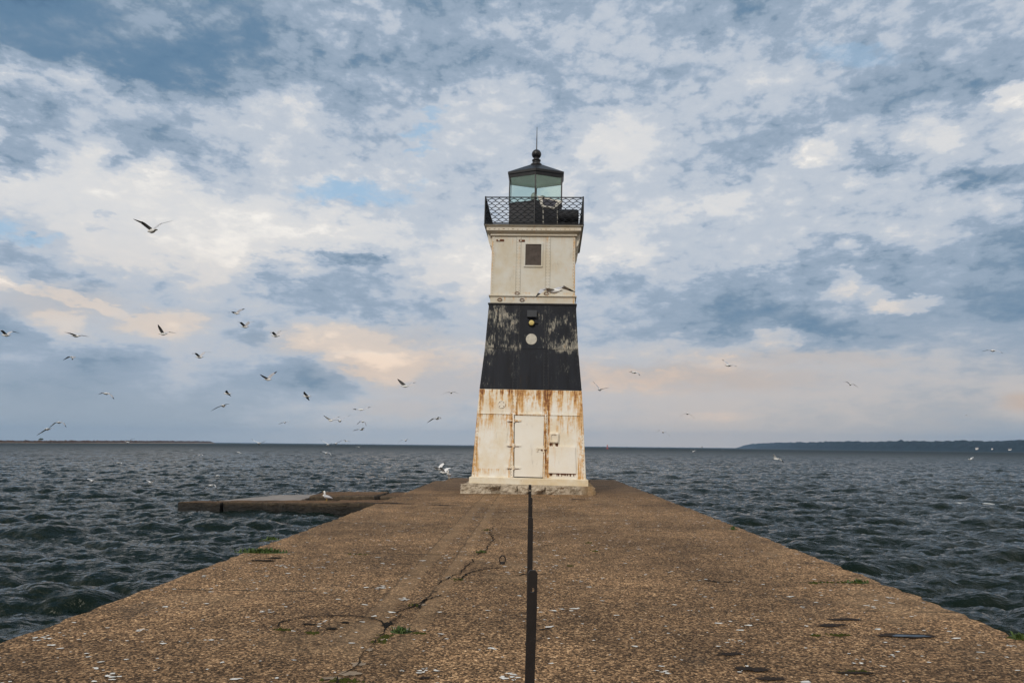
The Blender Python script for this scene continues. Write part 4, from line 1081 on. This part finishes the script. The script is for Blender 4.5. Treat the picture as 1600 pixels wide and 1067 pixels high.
def gull(u, v, lt, rt_, bend, head, d=None, label='', pitch=0., bendr=None):
    lm = max(math.hypot(*lt), math.hypot(*rt_)); dd = d or min(130., .60 * F / max(lm, 5.))
    dr = ray(u, v)
    if dr.z < 0: dd = min(dd, .86 * (EYE - WZ) / (-dr.z / FW.dot(dr)) if dr.z < -.001 else dd)
    pos = Vector((0, 0, EYE)) + dr * dd          # dr has unit length along the view axis
    hd = math.radians(head); f = Vector((math.cos(hd), math.sin(hd), pitch)).normalized()
    k = dd / F; away = math.sin(hd)
    sg = 1. if math.cos(hd) < -.2 else (-1. if math.cos(hd) > .2 else 0.)
    tips = []
    for (t, sgn) in ((lt, -sg), (rt_, sg)):
        X, Z = t[0] * k, -t[1] * k; dep = math.sqrt(max(0., .60 ** 2 - X * X - Z * Z))
        if sg == 0.: dep = -min(dep, .12) * (1 if away > 0 else -1); yy = dep
        else: yy = sgn * dep
        tv = Vector((X, yy, Z)); l = tv.length
        if l > .66: tv *= .66 / l
        tips.append(tv)
    up = Vector((0, 0, 1)); s_ = f.cross(up).normalized(); up = s_.cross(f).normalized()
    mb = MB(); body(mb, f, up)
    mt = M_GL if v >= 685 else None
    mu = M_GL if v >= 685 else M_GD if v < 645 and v != 455 else None   # underwing shade put into the colour: dark against the sky, pale over water
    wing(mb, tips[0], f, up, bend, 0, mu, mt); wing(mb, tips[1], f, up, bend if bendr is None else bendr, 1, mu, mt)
    o = mb.build('gull', None, None, True); o.location = pos
    tag(o, label, 'gull', 'gulls flying round the pier')
    return o
GULLS = [
 (238, 361, (-27, -15), (29, -16), .14, 150, None, 'dark winged gull with raised wings high alone in the left sky'),
 (10, 524, (-1, -4), (5, -6.5), .25, 180, 32, 'dark gull with upright wings at the left photo margin'),
 (119, 525, (-8, -3), (6, -2), .08, 180, 31, 'dark gull seen side on, flying level between the margin gull and the upright one'),
 (113, 558, (-13, 5), (8, 6), .22, 60, None, 'gull with drooping wings below the level dark gull at left'),
 (255, 522, (-4, -13), (11, -4), .14, 180, 34, 'gull with one dark wing straight up beside the peach cloud at left'),
 (370, 490, (-13, -1), (11, -8), .10, 180, None, 'topmost gull of the three on the grey cloud left of the tower'),
 (383, 511, (-8, -5.5), (14, -9), .22, 180, None, 'middle gull of the three on the grey cloud, both wings lifted'),
 (431, 525, (-4, -2), (13, -10), .26, 175, 36, 'gull with one curved wing, rightmost of the three on the grey cloud'),
 (312, 558, (-6, -3), (13, -9), .24, 175, 36, 'gull with one curved wing flying alone below the upright winged gull'),
 (419, 593, (-10, -7), (12, -13), .05, 178, None, 'gull with straight V shaped wings below the one winged gull left of the tower'),
 (356, 615, (4, -4), (-3, 3), .05, 180, 38, 'small banking gull with white tail above the sloping grey gull'),
 (349, 634, (-19, 8.5), (12, -3), .10, 95, None, 'gull gliding on a slope with long wings below the small banking gull'),
 (480, 619, (-1, -6), (-3, 6), .05, 180, 36, 'gull banking with wings one above the other and a bright white tail'),
 (445, 660, (-9, 3), (10, .5), .12, 80, 62, 'tiny gull low above the horizon between the sloping gull and a crossing pair'),
 (166, 615, (-16, 1), (15, 9), .14, 70, None, 'faint white gull with one long curved wing low in the left sky'),
 (92, 660, (-12, 9), (14, 8), .24, 90, None, 'upper gull of the overlapping pair low over the spit, wings arched'),
 (74, 670.5, (-15, 10), (16, -1), .08, 90, None, 'lower gull of the overlapping pair low over the spit'),
 (200, 691, (-10, 0), (11, -6), .16, 100, None, 'white gull crossing the right part of the sand spit on the horizon'),
 (405, 692.5, (-13, -7), (12, -4), -.04, 90, None, 'gull with shallow V wings crossing the horizon below the tiny low gull'),
 (633, 603.5, (-14, -11.5), (15, -7), .08, 165, None, 'dark V winged gull left of the tower below the glowing cloud'),
 (705, 613.5, (-15, 3.5), (12, 1.5), .15, 100, None, 'gull gliding flat just left of the lower white wall of the tower'),
 (564.5, 640, (-14.5, -1), (12.5, -5), -.02, 170, None, 'thin winged gull above the close group left of the tower'),
 (517, 657, (-13, -8), (13, -7), .03, 150, None, 'left gull of the crossing pair with raised wings'),
 (531, 657.5, (-12, -1.5), (16.5, -9.5), .03, 120, None, 'right gull of the crossing pair, wing slanting up to the right'),
 (567, 659, (-9, 5), (7, 7), .28, 80, 48, 'small gull with hooked down wings above the level gull left of the tower'),
 (565, 671, (-14, 2.5), (8, -2.5), .10, 60, None, 'level pale gull directly below the hook winged gull'),
 (683, 654, (-15, 7), (9, 1), .20, 60, None, 'gull with one bent wing near the lower left edge of the tower'),
 (634, 688, (-12, 4), (9, -1), .26, 90, None, 'arched white gull on the horizon left of the tower'),
 (512.5, 695, (-12.5, -9), (8, -3), .02, 90, None, 'left gull of two mingling white gulls at the horizon'),
 (525, 693, (-8, 2), (12, -6), .05, 90, None, 'right gull of two mingling white gulls at the horizon'),
 (541, 689, (-4, -1.5), (4, 1.5), .1, 160, 75, 'tiny dark gull dot on the horizon right of the mingling gulls'),
 (561, 698.5, (-8, -.5), (5, -3), .08, 95, None, 'tiny white gull just below the horizon in the middle left'),
 (510, 708, (-15, 2), (11.5, 6), .26, 90, None, 'white gull with an M shaped spread just under the horizon'),
 (687, 733, (-11, -4), (6, -11), .06, 200, 34, 'landing white gull with lifted wings over the left pier end'),
 (694, 738, (-5, -9), (11, -8), .12, 175, 33, 'broad winged white gull settling over the left pier end'),
 (185, 723, (-9, 3.5), (9, 3), .22, 90, None, 'white gull with gently arched wings over the water below the spit'),
 (312, 711, (-9, 4), (8, 2), .24, 90, None, 'white gull with curved wings over the water right of the spit gull'),
 (144.5, 751.5, (-9.5, -4.5), (10.5, -3.5), .04, 90, None, 'faint V winged gull low over the left water'),
 (235.5, 754, (-8, -4.5), (9, -5), .08, 90, None, 'white V winged gull over the left water, right of the faint one'),
 (340, 743.5, (-6, 1), (5, .5), .22, 90, 48, 'tiny arched gull above the bright white gull near the platform'),
 (330, 758.5, (-11, 7), (12, 6.5), .34, 90, None, 'bright white gull with hooked wings above the left end of the platform'),
 (373, 707, (-6, -2), (7, 2), .05, 90, 70, 'very small gull just above the left water surface'),
 (937, 609, (-10, -13), (15, -3), .04, 60, None, 'thin V winged gull just right of the black band'),
 (991, 582, (-5, -2), (8, 6), .12, 20, 40, 'small dark banking gull right of the black band'),
 (1138, 571, (-5, -11), (11, 3), .06, 10, 38, 'gull with one wing upright under the big right cloud'),
 (1074, 646.5, (-12.5, 4.5), (11.5, 7.5), .16, 80, None, 'gull with drooped wings low in the sky right of the tower'),
 (1036, 675, (-9, .5), (11.5, 8), .26, 70, None, 'gull with one arched wing low beside the red buoy'),
 (1083, 705.5, (-7, -3.5), (8, -1), .18, 100, None, 'white gull just under the horizon left of the headland'),
 (1213, 717, (-9, -7), (11, 6), .30, 140, None, 'large white gull over the water below the tip of the headland'),
 (1328.5, 601, (-12, -4), (12, 4.5), .22, 80, None, 'gull with wavy spread wings alone in the right sky'),
 (1551, 548, (-6, -1), (8.5, 6), .10, 20, 40, 'small gull with white tail at the far right of the sky'),
 (1516, 717.5, (-3, -2), (6.5, -4), .10, 100, 55, 'tiny white gull over the right water below the houses'),
 (866, 455, (-32, 13), (31, -3), .22, 165, 17, 'large grey winged gull passing in front of the tower'),
 (1510, 648.5, (-2, -.6), (2, -.4), .1, 90, 160, 'tiny speck of a gull low at the far right'),
]
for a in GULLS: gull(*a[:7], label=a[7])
def standing(pos, head, label, sc=1.):
    mb = MB(); hd = math.radians(head); f = Vector((math.cos(hd), math.sin(hd), .28)).normalized(); s_ = f.cross(Vector((0, 0, 1))).normalized(); up = s_.cross(f).normalized()
    mb2 = MB(); body(mb, f, up, .40)
    # raised neck and head, folded grey wings
    mb.mat(M_GW); n0 = f * .09 + up * .03
    mb.tube([n0, n0 + Vector((0, 0, .09)) + f * .02, n0 + Vector((0, 0, .13)) + f * .035, n0 + Vector((0, 0, .165)) + f * .05], [.048, .036, .04, .018], 8)
    mb.mat(M_GB); h_ = n0 + Vector((0, 0, .135)) + f * .07; mb.tube([h_, h_ + f * .05 - Vector((0, 0, .01))], [.010, .003], 5)
    mb.mat(M_GG)
    for q in (-1, 1): mb.tube([f * .10 + s_ * q * .058 + up * .02, s_ * q * .066 + up * .018, -f * .12 + s_ * q * .045 + up * .02, -f * .25 + s_ * q * .01 + up * .02], [.028, .046, .034, .006], 6)
    mb.mat(M_GB)
    for q in (-1, 1): mb.tube([s_ * q * .03 - Vector((0, 0, .04)), s_ * q * .03 - Vector((0, 0, .15))], .007, 5); mb.box(s_.x * q * .03 - .015, s_.x * q * .03 + .015, s_.y * q * .03 - .02, s_.y * q * .03 + .015, -.155, -.147)
    o = mb.build('gull', None, None, True); o.location = Vector(pos) + Vector((0, 0, .153)); tag(o, label, 'gull', 'gulls resting on the concrete')
q = on_ground(505, 784.5, -.72); standing((q.x, 27.0, -.705), 170, 'white gull standing on the low platform')
q = on_ground(688, 747); standing((-3.75, 31.2, .0), 250, 'white gull standing on the left end of the pier')

# ------------------------------------------------------------------ haze
hm = bpy.data.materials.new('haze'); hm.use_nodes = True; nt = hm.node_tree
for n in list(nt.nodes):
    if n.type == 'BSDF_PRINCIPLED': nt.nodes.remove(n)
pv = nt.nodes.new('ShaderNodeVolumePrincipled'); pv.inputs['Color'].default_value = (.40, .62, .92, 1); pv.inputs['Density'].default_value = .00010; pv.inputs['Anisotropy'].default_value = 0.
nt.links.new(pv.outputs[0], [n for n in nt.nodes if n.type == 'OUTPUT_MATERIAL'][0].inputs['Volume'])
m_ = MB().mat(hm); m_.box(-9000, 9000, -3000, 8000, -3.6, 160)
hzb = m_.build('haze'); tag(hzb, 'thin blue haze over the lake', 'haze', kind='stuff')
